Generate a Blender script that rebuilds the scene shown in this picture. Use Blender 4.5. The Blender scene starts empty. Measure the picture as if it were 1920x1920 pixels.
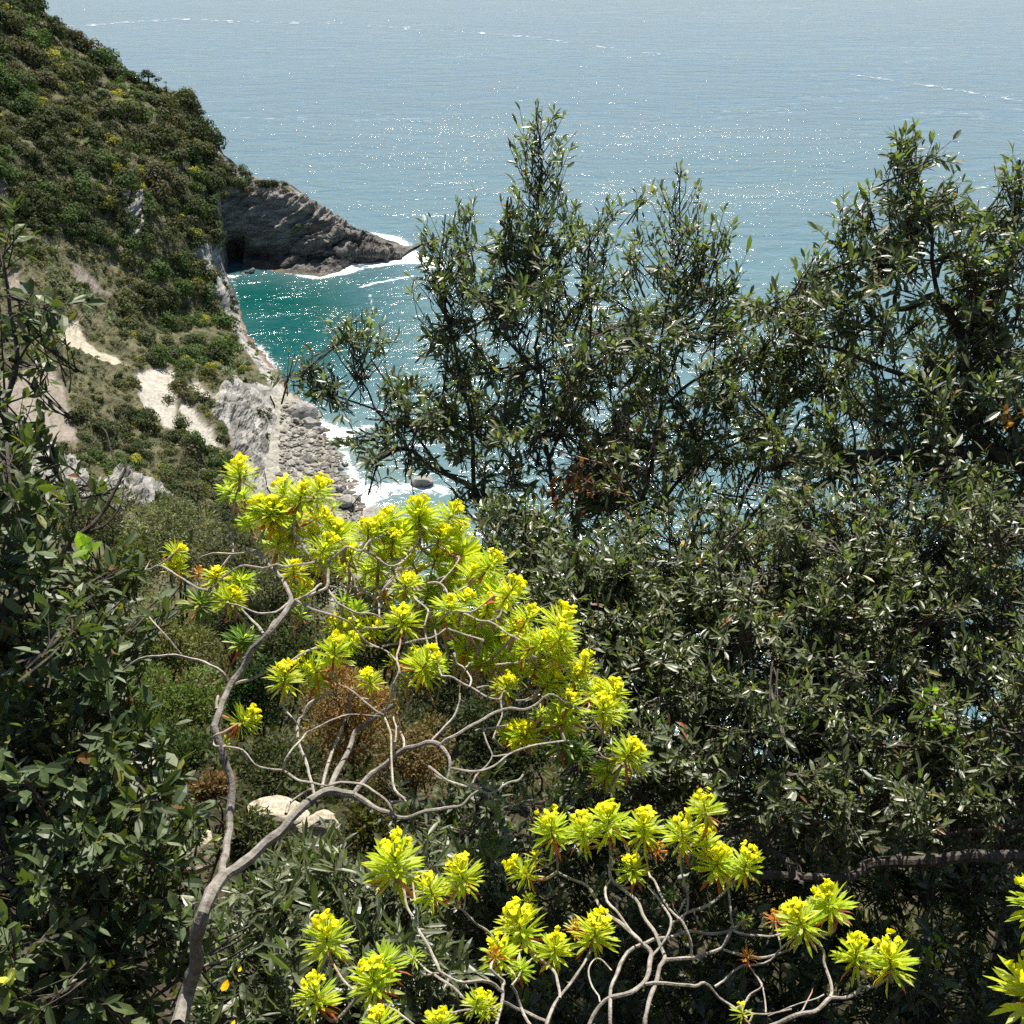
import bpy, math, random
import numpy as np
from mathutils import Vector, Matrix

# ------------------------------------------------------------------ camera, light, exposure
S = bpy.context.scene
COL = S.collection
R = math.radians
PITCH = R(27.0); FPX = 2262.0; CAMZ = 80.0
cam = bpy.data.cameras.new('camera'); camo = bpy.data.objects.new('camera', cam)
COL.objects.link(camo)
camo.location = (0, 0, CAMZ); camo.rotation_euler = (R(90) - PITCH, 0, 0)
cam.sensor_width = 36; cam.lens = FPX / 1920 * 36
cam.clip_start = 0.05; cam.clip_end = 40000
S.camera = camo

SUN_EL, SUN_AZ = R(61), R(6)
world = bpy.data.worlds.new('World'); S.world = world; world.use_nodes = True
wn = world.node_tree.nodes; wl = world.node_tree.links
sky = wn.new('ShaderNodeTexSky'); sky.sky_type = 'NISHITA'; sky.sun_disc = False
sky.sun_elevation = SUN_EL; sky.sun_rotation = SUN_AZ; sky.altitude = 80
sky.air_density = 1.0; sky.dust_density = 0.6; sky.ozone_density = 1.6
wl.new(sky.outputs[0], wn['Background'].inputs[0]); wn['Background'].inputs[1].default_value = 0.062
sun = bpy.data.lights.new('sun', 'SUN'); suno = bpy.data.objects.new('sun', sun); COL.objects.link(suno)
sun.energy = 5.0; sun.angle = R(0.53); sun.color = (1.0, 0.955, 0.86)
SD = Vector((math.sin(SUN_AZ) * math.cos(SUN_EL), math.cos(SUN_AZ) * math.cos(SUN_EL), math.sin(SUN_EL)))
suno.rotation_euler = SD.to_track_quat('Z', 'Y').to_euler()
suno.location = (30, 60, 140)
vs = S.view_settings
vs.view_transform = 'Standard'; vs.look = 'None'; vs.gamma = 1.0; vs.use_curve_mapping = False
vs.exposure = 0.95
S.render.engine = 'CYCLES'
S.cycles.max_bounces = 7; S.cycles.transparent_max_bounces = 6
S.cycles.diffuse_bounces = 4; S.cycles.glossy_bounces = 3; S.cycles.transmission_bounces = 4
S.cycles.sample_clamp_indirect = 4.0
S.cycles.use_denoising = False

# ------------------------------------------------------------------ helpers
rng = np.random.default_rng(7); random.seed(7)
CP, SP = math.cos(PITCH), math.sin(PITCH)
CAM = np.array([0, 0, CAMZ])

def ray(u, v):
    """direction of the sight line whose photograph coordinates are u, v (1920 px), with unit depth along the view axis"""
    a = (np.asarray(u, float) - 960) / FPX; b = (960 - np.asarray(v, float)) / FPX
    return np.stack([a, CP + b * SP, -SP + b * CP], -1)

def at_depth(u, v, d):
    return CAM + ray(u, v) * np.asarray(d, float)[..., None]

def at_y(u, v, y):
    r = ray(u, v); return CAM + r * (np.asarray(y, float) / r[..., 1])[..., None]

def at_z(u, v, z):
    r = ray(u, v); return CAM + r * ((np.asarray(z, float) - CAMZ) / r[..., 2])[..., None]

def project(p):
    q = p - CAM
    d = q[:, 1] * CP - q[:, 2] * SP
    return 960 + q[:, 0] / d * FPX, 960 - (q[:, 1] * SP + q[:, 2] * CP) / d * FPX, d

def nrm(a):
    return a / np.maximum(np.linalg.norm(a, axis=-1, keepdims=True), 1e-9)

def hash3(i, seed):
    n = (i[..., 0].astype(np.int64) * 73856093) ^ (i[..., 1].astype(np.int64) * 19349663) ^ (i[..., 2].astype(np.int64) * 83492791) ^ (seed * 2654435)
    n = (n ^ (n >> 13)) * 1274126177; n = n & 0x7fffffff; n = (n ^ (n >> 15)) * 1103515245 & 0x7fffffff
    n = n ^ (n >> 11)
    return (n % 100003) / 100003.0

def vnoise(p, seed=0):
    p = np.asarray(p, float); i = np.floor(p); f = p - i; f = f * f * (3 - 2 * f); o = 0
    for dx in (0, 1):
        for dy in (0, 1):
            for dz in (0, 1):
                w = (f[..., 0] if dx else 1 - f[..., 0]) * (f[..., 1] if dy else 1 - f[..., 1]) * (f[..., 2] if dz else 1 - f[..., 2])
                o = o + w * hash3(i + np.array([dx, dy, dz]), seed)
    return o * 2 - 1

def fbm(p, octv=4, seed=0, ridged=False):
    o = 0; a = 1.0; s = 1.0
    for k in range(octv):
        n = vnoise(np.asarray(p) * s, seed + k * 17)
        o = o + a * ((1 - 2 * np.abs(n)) if ridged else n); a *= .5; s *= 2.03
    return o

def sstep(x, a, b):
    t = np.clip((x - a) / (b - a), 0, 1); return t * t * (3 - 2 * t)

def inpoly(u, v, poly):
    c = np.zeros(np.shape(u), bool); n = len(poly)
    for i in range(n):
        x1, y1 = poly[i]; x2, y2 = poly[(i + 1) % n]
        if y1 == y2: continue
        c ^= ((y1 > v) != (y2 > v)) & (u < (x2 - x1) * (v - y1) / (y2 - y1) + x1)
    return c

def segdist(px, py, pts):
    d = np.full(np.shape(px), 1e9)
    for (x1, y1), (x2, y2) in zip(pts[:-1], pts[1:]):
        L = (x2 - x1) ** 2 + (y2 - y1) ** 2 + 1e-9
        t = np.clip(((px - x1) * (x2 - x1) + (py - y1) * (y2 - y1)) / L, 0, 1)
        d = np.minimum(d, np.hypot(px - x1 - t * (x2 - x1), py - y1 - t * (y2 - y1)))
    return d

class MB:
    """collects vertices, triangles, quads and a colour per vertex; build() links them as ONE mesh object"""
    def __init__(s): s.V = []; s.T = []; s.Q = []; s.C = []; s.A = {}; s.n = 0
    def add(s, V, T=None, Q=None, col=(1, 1, 1)):
        V = np.asarray(V, float).reshape(-1, 3); s.V.append(V)
        if T is not None and len(T): s.T.append(np.asarray(T) + s.n)
        if Q is not None and len(Q): s.Q.append(np.asarray(Q) + s.n)
        c = np.asarray(col, float)
        if c.ndim == 1: c = np.tile(c, (len(V), 1))
        s.C.append(c[:, :3]); s.n += len(V)
    def mesh(s, name, mat, origin=(0, 0, 0), smooth=False, attrs=None):
        V = np.concatenate(s.V) - np.asarray(origin, float)
        T = np.concatenate(s.T) if s.T else np.zeros((0, 3), int)
        Q = np.concatenate(s.Q) if s.Q else np.zeros((0, 4), int)
        me = bpy.data.meshes.new(name)
        me.vertices.add(len(V)); me.vertices.foreach_set('co', V.ravel().astype(np.float32))
        li = np.concatenate([T.ravel(), Q.ravel()]).astype(np.int32)
        me.loops.add(len(li)); me.loops.foreach_set('vertex_index', li)
        ls = np.concatenate([np.arange(len(T)) * 3, len(T) * 3 + np.arange(len(Q)) * 4]).astype(np.int32)
        me.polygons.add(len(ls)); me.polygons.foreach_set('loop_start', ls)
        me.polygons.foreach_set('use_smooth', np.full(len(ls), smooth, bool))
        c = np.concatenate(s.C); c4 = np.concatenate([c, np.ones((len(c), 1))], 1)
        a = me.attributes.new('col', 'FLOAT_COLOR', 'POINT'); a.data.foreach_set('color', c4.ravel().astype(np.float32))
        for k, val in (attrs or {}).items():
            a = me.attributes.new(k, 'FLOAT', 'POINT'); a.data.foreach_set('value', np.asarray(val, np.float32))
        me.update(calc_edges=True); me.materials.append(mat)
        return me
    def build(s, name, mat, parent=None, origin=None, **k):
        """origin: world point of the object's own origin; parents here are never rotated"""
        po = np.array(parent['_o']) if parent is not None else np.zeros(3)
        o_w = np.array(origin, float) if origin is not None else po
        ob = bpy.data.objects.new(name, s.mesh(name, mat, o_w, **k)); COL.objects.link(ob)
        ob.parent = parent; ob.location = o_w - po; ob['_o'] = list(map(float, o_w))
        return ob

def tag(o, label=None, cat=None, group=None, kind=None):
    if label: o['label'] = label
    if cat: o['category'] = cat
    if group: o['group'] = group
    if kind: o['kind'] = kind
    return o

def thing(name, p, label, cat, group=None):
    o = bpy.data.objects.new(name, None); o.empty_display_size = .1; COL.objects.link(o)
    o.location = p; o['_o'] = list(map(float, p)); return tag(o, label, cat, group)

def copy_of(src, name=None, parent=None, loc=None):
    c = src.copy(); COL.objects.link(c)
    if parent is not None: c.parent = parent
    if loc is not None: c.location = loc
    return c

def catmull(P, k=3):
    P = np.asarray(P, float)
    if len(P) < 3:
        t = np.linspace(0, 1, 2 * k + 1)[:, None]; return P[0] * (1 - t) + P[-1] * t
    E = np.concatenate([[2 * P[0] - P[1]], P, [2 * P[-1] - P[-2]]]); out = []
    for i in range(1, len(E) - 2):
        p0, p1, p2, p3 = E[i - 1:i + 3]
        for t in np.arange(k) / k:
            out.append(.5 * ((2 * p1) + (p2 - p0) * t + (2 * p0 - 5 * p1 + 4 * p2 - p3) * t * t + (3 * p1 - p0 - 3 * p2 + p3) * t ** 3))
    out.append(P[-1]); return np.array(out)

def tube(mb, P, rad, sides=6, col=(1, 1, 1), rough=0.0, cap=True, seed=0):
    P = np.asarray(P, float); n = len(P)
    rad = np.broadcast_to(np.asarray(rad, float), (n,)) if np.ndim(rad) else np.full(n, float(rad))
    t = nrm(np.gradient(P, axis=0)); a = np.cross(t[0], [0.3, 0.2, .93]); a = a / (np.linalg.norm(a) + 1e-9)
    V = []; ang = np.arange(sides) / sides * 2 * math.pi
    for i in range(n):
        a = a - t[i] * (a @ t[i]); a = a / (np.linalg.norm(a) + 1e-9); b = np.cross(t[i], a)
        V.append(P[i] + rad[i] * (np.cos(ang)[:, None] * a + np.sin(ang)[:, None] * b))
    V = np.concatenate(V)
    if rough:
        m = rad.repeat(sides)[:, None]; ctr = P.repeat(sides, 0)
        V = ctr + (V - ctr) * (1 + rough * vnoise(V / (m * 2.2 + 1e-6), seed)[:, None])
    Q = []
    for i in range(n - 1):
        for j in range(sides):
            Q.append((i * sides + j, i * sides + (j + 1) % sides, (i + 1) * sides + (j + 1) % sides, (i + 1) * sides + j))
    T = []
    if cap:
        V = np.concatenate([V, [P[-1] + t[-1] * rad[-1] * .3]]); m = len(V) - 1
        T = [((n - 1) * sides + j, (n - 1) * sides + (j + 1) % sides, m) for j in range(sides)]
    c = np.asarray(col, float)
    if c.ndim == 2:
        c = c.repeat(sides, 0)
        if cap: c = np.concatenate([c, c[-1:]])
    mb.add(V, T, Q, c)

# --- leaves: 8 vertices, folded along the midrib, 8 triangles each
LQ = np.array([(1, 2, 5, 4), (2, 3, 6, 5)]); LT = np.array([(0, 2, 1), (0, 3, 2), (4, 5, 7), (5, 6, 7)])
def leaf_verts(P, D, N, L, W, fold=.25, curl=.15, wpos=(.3, .7), wrel=(.85, .9)):
    P = np.asarray(P, float); D = nrm(np.asarray(D, float)); N = np.asarray(N, float)
    N = nrm(N - D * (N * D).sum(-1, keepdims=True)); X = np.cross(D, N); n = len(P)
    L = np.broadcast_to(L, (n,))[:, None]; W = np.broadcast_to(W, (n,))[:, None] * .5
    fold = np.broadcast_to(fold, (n,))[:, None]; curl = np.broadcast_to(curl, (n,))[:, None]
    def q(y, x): return P + D * L * y + X * W * x + N * (np.abs(x) * W * fold - curl * L * y * y)
    a, b = wpos; wa, wb = wrel
    V = np.stack([q(0, 0), q(a, -wa), q(a, 0), q(a, wa), q(b, -wb), q(b, 0), q(b, wb), q(1, 0)], 1)
    return V
def add_leaves(mb, P, D, N, L, W, col, **k):
    n = len(P)
    if n == 0: return
    V = leaf_verts(P, D, N, L, W, **k).reshape(-1, 3)
    off = np.arange(n)[:, None, None] * 8
    col = np.asarray(col, float); col = np.tile(col, (n, 1)) if col.ndim == 1 else col
    mb.add(V, (LT + off).reshape(-1, 3), (LQ + off).reshape(-1, 4), col.repeat(8, 0))

def rand_dir(n):
    return nrm(rng.normal(size=(n, 3)))

# ------------------------------------------------------------------ materials
def new_mat(name):
    m = bpy.data.materials.new(name); m.use_nodes = True; nt = m.node_tree; nt.nodes.clear()
    return m, nt
def nd(nt, t, **k):
    n = nt.nodes.new(t)
    for a, v in k.items():
        if a == 'inp':
            for i, x in v.items(): n.inputs[i].default_value = x
        else: setattr(n, a, v)
    return n

def leaf_material(name, rough=.4, transl=.3, back=(1.6, .9, (.30, .31, .24)), tcol=(1.25, 1.3, .5), spec=.5, rnd=.0):
    m, nt = new_mat(name); L = nt.links.new
    at = nd(nt, 'ShaderNodeAttribute', attribute_name='col')
    geo = nd(nt, 'ShaderNodeNewGeometry')
    backc = nd(nt, 'ShaderNodeMix', data_type='RGBA', inp={0: back[1]})
    L(at.outputs['Color'], backc.inputs['A']); backc.inputs['B'].default_value = (*back[2], 1)
    side = nd(nt, 'ShaderNodeMix', data_type='RGBA')
    L(geo.outputs['Backfacing'], side.inputs[0]); L(at.outputs['Color'], side.inputs['A']); L(backc.outputs['Result'], side.inputs['B'])
    tc = nd(nt, 'ShaderNodeTexCoord'); nz = nd(nt, 'ShaderNodeTexNoise', inp={'Scale': 90.0, 'Detail': 2.0})
    L(tc.outputs['Object'], nz.inputs['Vector'])
    mr = nd(nt, 'ShaderNodeMapRange', inp={1: .3, 2: .7, 3: .8, 4: 1.2}); L(nz.outputs['Fac'], mr.inputs[0])
    hs = nd(nt, 'ShaderNodeHueSaturation'); L(side.outputs['Result'], hs.inputs['Color']); L(mr.outputs[0], hs.inputs['Value'])
    p = nd(nt, 'ShaderNodeBsdfPrincipled', inp={'Roughness': rough, 'Specular IOR Level': spec})
    L(hs.outputs[0], p.inputs['Base Color'])
    mul = nd(nt, 'ShaderNodeMix', data_type='RGBA', blend_type='MULTIPLY', inp={0: 1.0}); L(at.outputs['Color'], mul.inputs['A'])
    mul.inputs['B'].default_value = (*tcol, 1)
    tr = nd(nt, 'ShaderNodeBsdfTranslucent'); L(mul.outputs['Result'], tr.inputs['Color'])
    mx = nd(nt, 'ShaderNodeMixShader', inp={0: transl}); L(p.outputs[0], mx.inputs[1]); L(tr.outputs[0], mx.inputs[2])
    o = nd(nt, 'ShaderNodeOutputMaterial'); L(mx.outputs[0], o.inputs[0])
    return m

def bark_material(name, c1, c2, scale=40., bump=.4, tint=True):
    m, nt = new_mat(name); L = nt.links.new
    tc = nd(nt, 'ShaderNodeTexCoord')
    n1 = nd(nt, 'ShaderNodeTexNoise', inp={'Scale': scale, 'Detail': 6.0, 'Roughness': .65}); L(tc.outputs['Object'], n1.inputs['Vector'])
    cr = nd(nt, 'ShaderNodeValToRGB'); cr.color_ramp.elements[0].position = .36; cr.color_ramp.elements[1].position = .66
    cr.color_ramp.elements[0].color = (*c1, 1); cr.color_ramp.elements[1].color = (*c2, 1); L(n1.outputs['Fac'], cr.inputs[0])
    at = nd(nt, 'ShaderNodeAttribute', attribute_name='col')
    mu = nd(nt, 'ShaderNodeMix', data_type='RGBA', blend_type='MULTIPLY', inp={0: 1.0})
    L(cr.outputs[0], mu.inputs['A']); L(at.outputs['Color'], mu.inputs['B'])
    n2 = nd(nt, 'ShaderNodeTexNoise', inp={'Scale': scale * 4, 'Detail': 4.0}); L(tc.outputs['Object'], n2.inputs['Vector'])
    ad = nd(nt, 'ShaderNodeMath', operation='ADD'); L(n1.outputs['Fac'], ad.inputs[0]); L(n2.outputs['Fac'], ad.inputs[1])
    b = nd(nt, 'ShaderNodeBump', inp={'Strength': bump, 'Distance': .004}); L(ad.outputs[0], b.inputs['Height'])
    p = nd(nt, 'ShaderNodeBsdfPrincipled', inp={'Roughness': .8, 'Specular IOR Level': .25})
    L(mu.outputs['Result'], p.inputs['Base Color']); L(b.outputs[0], p.inputs['Normal'])
    o = nd(nt, 'ShaderNodeOutputMaterial'); L(p.outputs[0], o.inputs[0])
    return m

def rock_material(name, dark, mid, light, scale=.6, strata=(.35, .5, 1.8), bump=.8, dist=.3, waterline=True):
    """strata-banded rock; the vertex colour tints it; reddish algae close above the sea"""
    m, nt = new_mat(name); L = nt.links.new
    tc = nd(nt, 'ShaderNodeTexCoord')
    mp = nd(nt, 'ShaderNodeMapping'); mp.inputs['Scale'].default_value = strata; mp.inputs['Rotation'].default_value = (R(35), R(-28), R(20))
    L(tc.outputs['Object'], mp.inputs[0])
    n1 = nd(nt, 'ShaderNodeTexNoise', inp={'Scale': scale, 'Detail': 8.0, 'Roughness': .68, 'Distortion': .6}); L(mp.outputs[0], n1.inputs['Vector'])
    n2 = nd(nt, 'ShaderNodeTexNoise', inp={'Scale': scale * 5, 'Detail': 6.0, 'Roughness': .7}); L(tc.outputs['Object'], n2.inputs['Vector'])
    mixf = nd(nt, 'ShaderNodeMath', operation='MULTIPLY_ADD', inp={1: .35}); L(n2.outputs['Fac'], mixf.inputs[0])
    s2 = nd(nt, 'ShaderNodeMath', operation='MULTIPLY', inp={1: .65}); L(n1.outputs['Fac'], s2.inputs[0]); L(s2.outputs[0], mixf.inputs[2])
    cr = nd(nt, 'ShaderNodeValToRGB'); e = cr.color_ramp.elements
    e[0].position = .38; e[0].color = (*dark, 1); e[1].position = .64; e[1].color = (*light, 1)
    k = e.new(.5); k.color = (*mid, 1); L(mixf.outputs[0], cr.inputs[0])
    at = nd(nt, 'ShaderNodeAttribute', attribute_name='col')
    mu = nd(nt, 'ShaderNodeMix', data_type='RGBA', blend_type='MULTIPLY', inp={0: 1.0}); L(cr.outputs[0], mu.inputs['A']); L(at.outputs['Color'], mu.inputs['B'])
    last = mu.outputs['Result']
    if waterline:
        geo = nd(nt, 'ShaderNodeNewGeometry'); sx = nd(nt, 'ShaderNodeSeparateXYZ'); L(geo.outputs['Position'], sx.inputs[0])
        zz = nd(nt, 'ShaderNodeMath', operation='MULTIPLY_ADD', inp={1: 1.0}); L(n2.outputs['Fac'], zz.inputs[0])
        ng = nd(nt, 'ShaderNodeMath', operation='SUBTRACT', inp={1: .12}); L(sx.outputs['Z'], ng.inputs[0]); L(ng.outputs[0], zz.inputs[2])
        mr = nd(nt, 'ShaderNodeMapRange', inp={1: .25, 2: .75, 3: 1.0, 4: 0.0}); L(zz.outputs[0], mr.inputs[0])
        wm = nd(nt, 'ShaderNodeMix', data_type='RGBA'); L(mr.outputs[0], wm.inputs[0]); L(last, wm.inputs['A'])
        wm.inputs['B'].default_value = (.15, .085, .05, 1); last = wm.outputs['Result']
    bh = nd(nt, 'ShaderNodeBump', inp={'Strength': bump, 'Distance': dist}); L(mixf.outputs[0], bh.inputs['Height'])
    p = nd(nt, 'ShaderNodeBsdfPrincipled', inp={'Roughness': .85, 'Specular IOR Level': .3})
    L(last, p.inputs['Base Color']); L(bh.outputs[0], p.inputs['Normal'])
    o = nd(nt, 'ShaderNodeOutputMaterial'); L(p.outputs[0], o.inputs[0])
    return m

M_OAK = leaf_material('holm_oak_leaf', rough=.43, transl=.36, back=(0, .8, (.36, .36, .24)), tcol=(1.45, 1.85, .6), spec=.85)
M_OAKD = leaf_material('large_oak_leaf', rough=.5, transl=.24, back=(0, .7, (.24, .25, .15)), tcol=(1.9, 2.1, .5), spec=.42)
M_SPURGE = leaf_material('spurge_leaf', rough=.5, transl=.6, back=(0, .15, (.5, .6, .2)), tcol=(1.5, 1.4, .6), spec=.3)
M_BRACT = leaf_material('spurge_bract', rough=.55, transl=.45, back=(0, .0, (.6, .6, .05)), tcol=(1.1, 1.1, .5), spec=.3)
M_SCRUB = leaf_material('scrub_leaf', rough=.75, transl=.25, back=(0, .2, (.16, .17, .07)), tcol=(1.6, 1.6, .5), spec=.12)
M_BARK_SP = bark_material('spurge_bark', (.20, .175, .15), (.45, .425, .39), 55.)
M_BARK_OAK = bark_material('oak_bark', (.035, .028, .022), (.13, .105, .085), 45.)
M_ROCK = rock_material('dark_schist', (.030, .027, .025), (.10, .092, .083), (.24, .22, .195))
M_BOULDER = rock_material('boulder_stone', (.10, .095, .085), (.25, .235, .21), (.42, .40, .36), scale=1.2, strata=(.8, .8, 1.4), dist=.15)
M_OUTCROP = rock_material('lichen_rock', (.18, .14, .09), (.42, .36, .26), (.62, .57, .47), scale=5., strata=(1, 1, 1), dist=.02, waterline=False)
# ------------------------------------------------------------------ the setting: coast outline
HEAD_SHORE = [(753, 481), (735, 486), (700, 493), (662, 492), (650, 497), (648, 511), (620, 516), (593, 521), (565, 517), (543, 513), (500, 513), (455, 516), (430, 518)]
HEAD_BACK = [(753, 481), (728, 474), (712, 466), (733, 456), (725, 448), (690, 440)]
HILL_SHORE = [(430, 518), (440, 545), (447, 572), (440, 585), (450, 612), (470, 650), (492, 680), (512, 706), (530, 730), (552, 752), (590, 770), (600, 785), (612, 808), (640, 830), (655, 870), (662, 905), (672, 930), (690, 955), (740, 985)]
def shore_pts(px):
    a = np.array(px, float); return at_z(a[:, 0], a[:, 1], np.zeros(len(a)))[:, :2]
SH1, SH2, SH3 = shore_pts(HEAD_SHORE), shore_pts(HEAD_BACK), shore_pts(HILL_SHORE)

def grid_quads(nr, nc, flip=False):
    i = np.arange(nr - 1)[:, None] * nc + np.arange(nc - 1)[None, :]
    q = np.stack([i, i + 1, i + nc + 1, i + nc], -1).reshape(-1, 4)
    return q[:, ::-1] if flip else q

# ---- sea
def dens(a0, a1, b0, b1, fine, grow=1.12):
    core = list(np.arange(b0, b1, fine)); out = core[:]; s = fine; x = core[-1]
    while x < a1: s *= grow; x += s; out.append(x)
    s = fine; x = core[0]; pre = []
    while x > a0: s *= grow; x -= s; pre.append(x)
    return np.array(pre[::-1] + out)
gx = dens(-9000, 9000, -80, 40, .8); gy = dens(-400, 16000, 140, 322, .8)
X, Y = np.meshgrid(gx, gy); px_, py_ = X.ravel(), Y.ravel()
d1, d2, d3 = segdist(px_, py_, SH1), segdist(px_, py_, SH2), segdist(px_, py_, SH3)
w3 = sstep(py_, 150, 215)
foam = .9 * np.exp(-(d2 / 4.2) ** 1.3) + .78 * np.exp(-(d1 / 2.0) ** 1.2) * sstep(px_, -58, -42) + .40 * np.exp(-d1 / 1.2)
foam += np.exp(-(d3 / 2.6) ** 1.2) * (.72 - .25 * w3)
def streak(px, w, k):
    global foam
    foam = foam + k * np.exp(-(segdist(px_, py_, shore_pts(px)) / w) ** 1.5)
streak([(676, 538), (705, 530), (740, 524), (775, 517)], .9, .85)
streak([(694, 552), (698, 575), (700, 592), (697, 612)], .8, .62)
streak([(720, 452), (745, 462), (765, 478), (800, 486)], 4.0, .75)
streak([(660, 506), (700, 500), (750, 492), (790, 490)], 2.2, .55)
streak([(800, 505), (820, 492), (828, 505)], 2.2, .75)
streak([(620, 808), (650, 812), (690, 800)], 3.0, .6)
streak([(690, 925), (730, 915), (780, 912), (830, 920)], 3.2, .72)
streak([(490, 650), (500, 668), (515, 690)], 3.0, .35)
sh = shore_pts([(470, 560), (530, 565), (560, 600), (540, 650)])
deep = segdist(px_, py_, sh)
teal = np.exp(-(deep / 24.0) ** 2) * 1.0
shal = np.exp(-(d3 / 9.0)) * sstep(-py_, -205, -180)
wide = np.exp(-(np.maximum(py_ - 230, 0) / 260.0) ** 1.2)
zz = .05 * fbm(np.stack([px_ * .22, py_ * .35, 0 * px_], -1), 2, 5) * np.exp(-np.maximum(py_ - 330, 0) / 100.)
mb = MB(); mb.add(np.stack([px_, py_, zz], -1), None, grid_quads(len(gy), len(gx)))
m, nt = new_mat('sea_water'); L = nt.links.new
tc = nd(nt, 'ShaderNodeTexCoord')
def mapped(scale, rot):
    mp = nd(nt, 'ShaderNodeMapping'); mp.inputs['Scale'].default_value = scale; mp.inputs['Rotation'].default_value = (0, 0, rot)
    L(tc.outputs['Object'], mp.inputs[0]); return mp.outputs[0]
def noise(vec, sc, det=2.0, ro=.5, dis=0.):
    n = nd(nt, 'ShaderNodeTexNoise', inp={'Scale': sc, 'Detail': det, 'Roughness': ro, 'Distortion': dis}); L(vec, n.inputs['Vector']); return n.outputs['Fac']
def attr(nm):
    return nd(nt, 'ShaderNodeAttribute', attribute_name=nm).outputs['Fac']
def mixc(f, a, b):
    n = nd(nt, 'ShaderNodeMix', data_type='RGBA')
    if hasattr(f, 'links'): L(f, n.inputs[0])
    else: n.inputs[0].default_value = f
    for s_, x in (('A', a), ('B', b)):
        if hasattr(x, 'links'): L(x, n.inputs[s_])
        else: n.inputs[s_].default_value = (*x, 1)
    return n.outputs['Result']
def math_(op, a, b=0., c=0.):
    n = nd(nt, 'ShaderNodeMath', operation=op)
    for i, x in enumerate((a, b, c)):
        if hasattr(x, 'links'): L(x, n.inputs[i])
        else: n.inputs[i].default_value = x
    return n.outputs[0]
def rng_(x, a, b, c=0., d=1.):
    n = nd(nt, 'ShaderNodeMapRange', inp={1: a, 2: b, 3: c, 4: d}); L(x, n.inputs[0]); return n.outputs[0]
cur = noise(mapped((.004, .012, 1), R(-8)), 1.0, 5.0, .6)                # broad patches of ruffled and calm water
base = mixc(rng_(cur, .35, .65), (.060, .112, .158), (.084, .144, .192))
base = mixc(attr('wide'), base, (.082, .150, .160))
base = mixc(attr('teal'), base, (.001, .062, .056))
base = mixc(attr('shal'), base, (.15, .20, .17))
fn = noise(mapped((.9, .9, 1), 0.), 1.1, 8.0, .72, .8)
fo = math_('ADD', attr('foam'), math_('MULTIPLY_ADD', fn, 1.5, -.9))
fm = rng_(fo, .34, .62)
# patches of old foam drifting in long lines far out
v1 = noise(mapped((.0022, .012, 1), R(11)), 1.0, 3.0, .5)
ln = math_('SUBTRACT', 1.0, rng_(math_('ABSOLUTE', math_('SUBTRACT', v1, .5)), 0., .0045))
fl = math_('MULTIPLY', ln, rng_(noise(mapped((.16, .3, 1), 0.), 1.0, 5.0, .75), .52, .68))
far = nd(nt, 'ShaderNodeSeparateXYZ'); L(tc.outputs['Object'], far.inputs[0])
fl = math_('MULTIPLY', fl, rng_(far.outputs['Y'], 420., 520., 0., .55))
fm = math_('MAXIMUM', fm, fl)
base = mixc(fm, base, (.80, .82, .82))
rough = math_('MULTIPLY_ADD', fm, .5, .13)
swell = noise(mapped((.050, .105, 1), R(-14)), 1.0, 3.0, .55, .9)
chop = noise(mapped((.38, .66, 1), R(-17)), 1.0, 3.0, .58, .8)
rip = noise(mapped((1.6, 2.6, 1), R(-5)), 1.0, 3.0, .6)
gust = math_('MULTIPLY', rng_(cur, .34, .66, .5, 1.3), rng_(swell, .35, .65, .55, 1.35))
sepy = nd(nt, 'ShaderNodeSeparateXYZ'); L(tc.outputs['Object'], sepy.inputs[0])
gust = math_('MULTIPLY', gust, rng_(sepy.outputs['Y'], 220., 700., 1.45, .75))
h = math_('MULTIPLY_ADD', swell, .8, math_('MULTIPLY', math_('MULTIPLY_ADD', chop, .30, math_('MULTIPLY', rip, .048)), gust))
h = math_('MULTIPLY_ADD', fm, .06, h)
bp = nd(nt, 'ShaderNodeBump', inp={'Strength': 1.0, 'Distance': 1.0}); L(h, bp.inputs['Height'])
p = nd(nt, 'ShaderNodeBsdfPrincipled', inp={'IOR': 1.33, 'Specular IOR Level': .5})
L(base, p.inputs['Base Color']); L(rough, p.inputs['Roughness']); L(bp.outputs[0], p.inputs['Normal'])
o = nd(nt, 'ShaderNodeOutputMaterial'); L(p.outputs[0], o.inputs[0])
M_SEA = m
sea = mb.build('sea', M_SEA, smooth=True, attrs={'foam': foam, 'teal': teal, 'shal': np.clip(shal, 0, 1) * .75, 'wide': wide * .85})
tag(sea, kind='structure')

# ---- hillside on the left of the cove
HB = np.array([  # row in the photograph, edge of the hill there, distance of that edge (0: at the waterline)
    (-330, -330, 318), (-200, -170, 310), (-60, -12, 302), (12, 52, 298), (50, 112, 297), (90, 160, 297), (120, 205, 296), (158, 262, 296), (176, 312, 295), (192, 350, 294), (215, 370, 292),
    (258, 392, 288), (292, 400, 283), (318, 403, 279), (345, 402, 274), (380, 402, 268), (410, 400, 264), (450, 406, 260), (485, 412, 258), (520, 424, 256), (552, 438, 253),
    (583, 446, 0), (612, 452, 0), (650, 472, 0), (680, 496, 0), (706, 516, 0), (730, 534, 0), (760, 546, 0), (800, 545, 0), (850, 536, 0), (900, 534, 0), (950, 552, 0), (1010, 590, 0), (1100, 640, 0), (1200, 690, 0), (1340, 720, 0)], float)
def edge(v):
    u = np.interp(v, HB[:, 0], HB[:, 1]); yb = HB[:, 2].copy()
    z = yb == 0; w = at_z(HB[z, 1], HB[z, 0], np.full(z.sum(), .2)); yb[z] = w[:, 1]
    return u, np.interp(v, HB[:, 0], yb)
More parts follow.
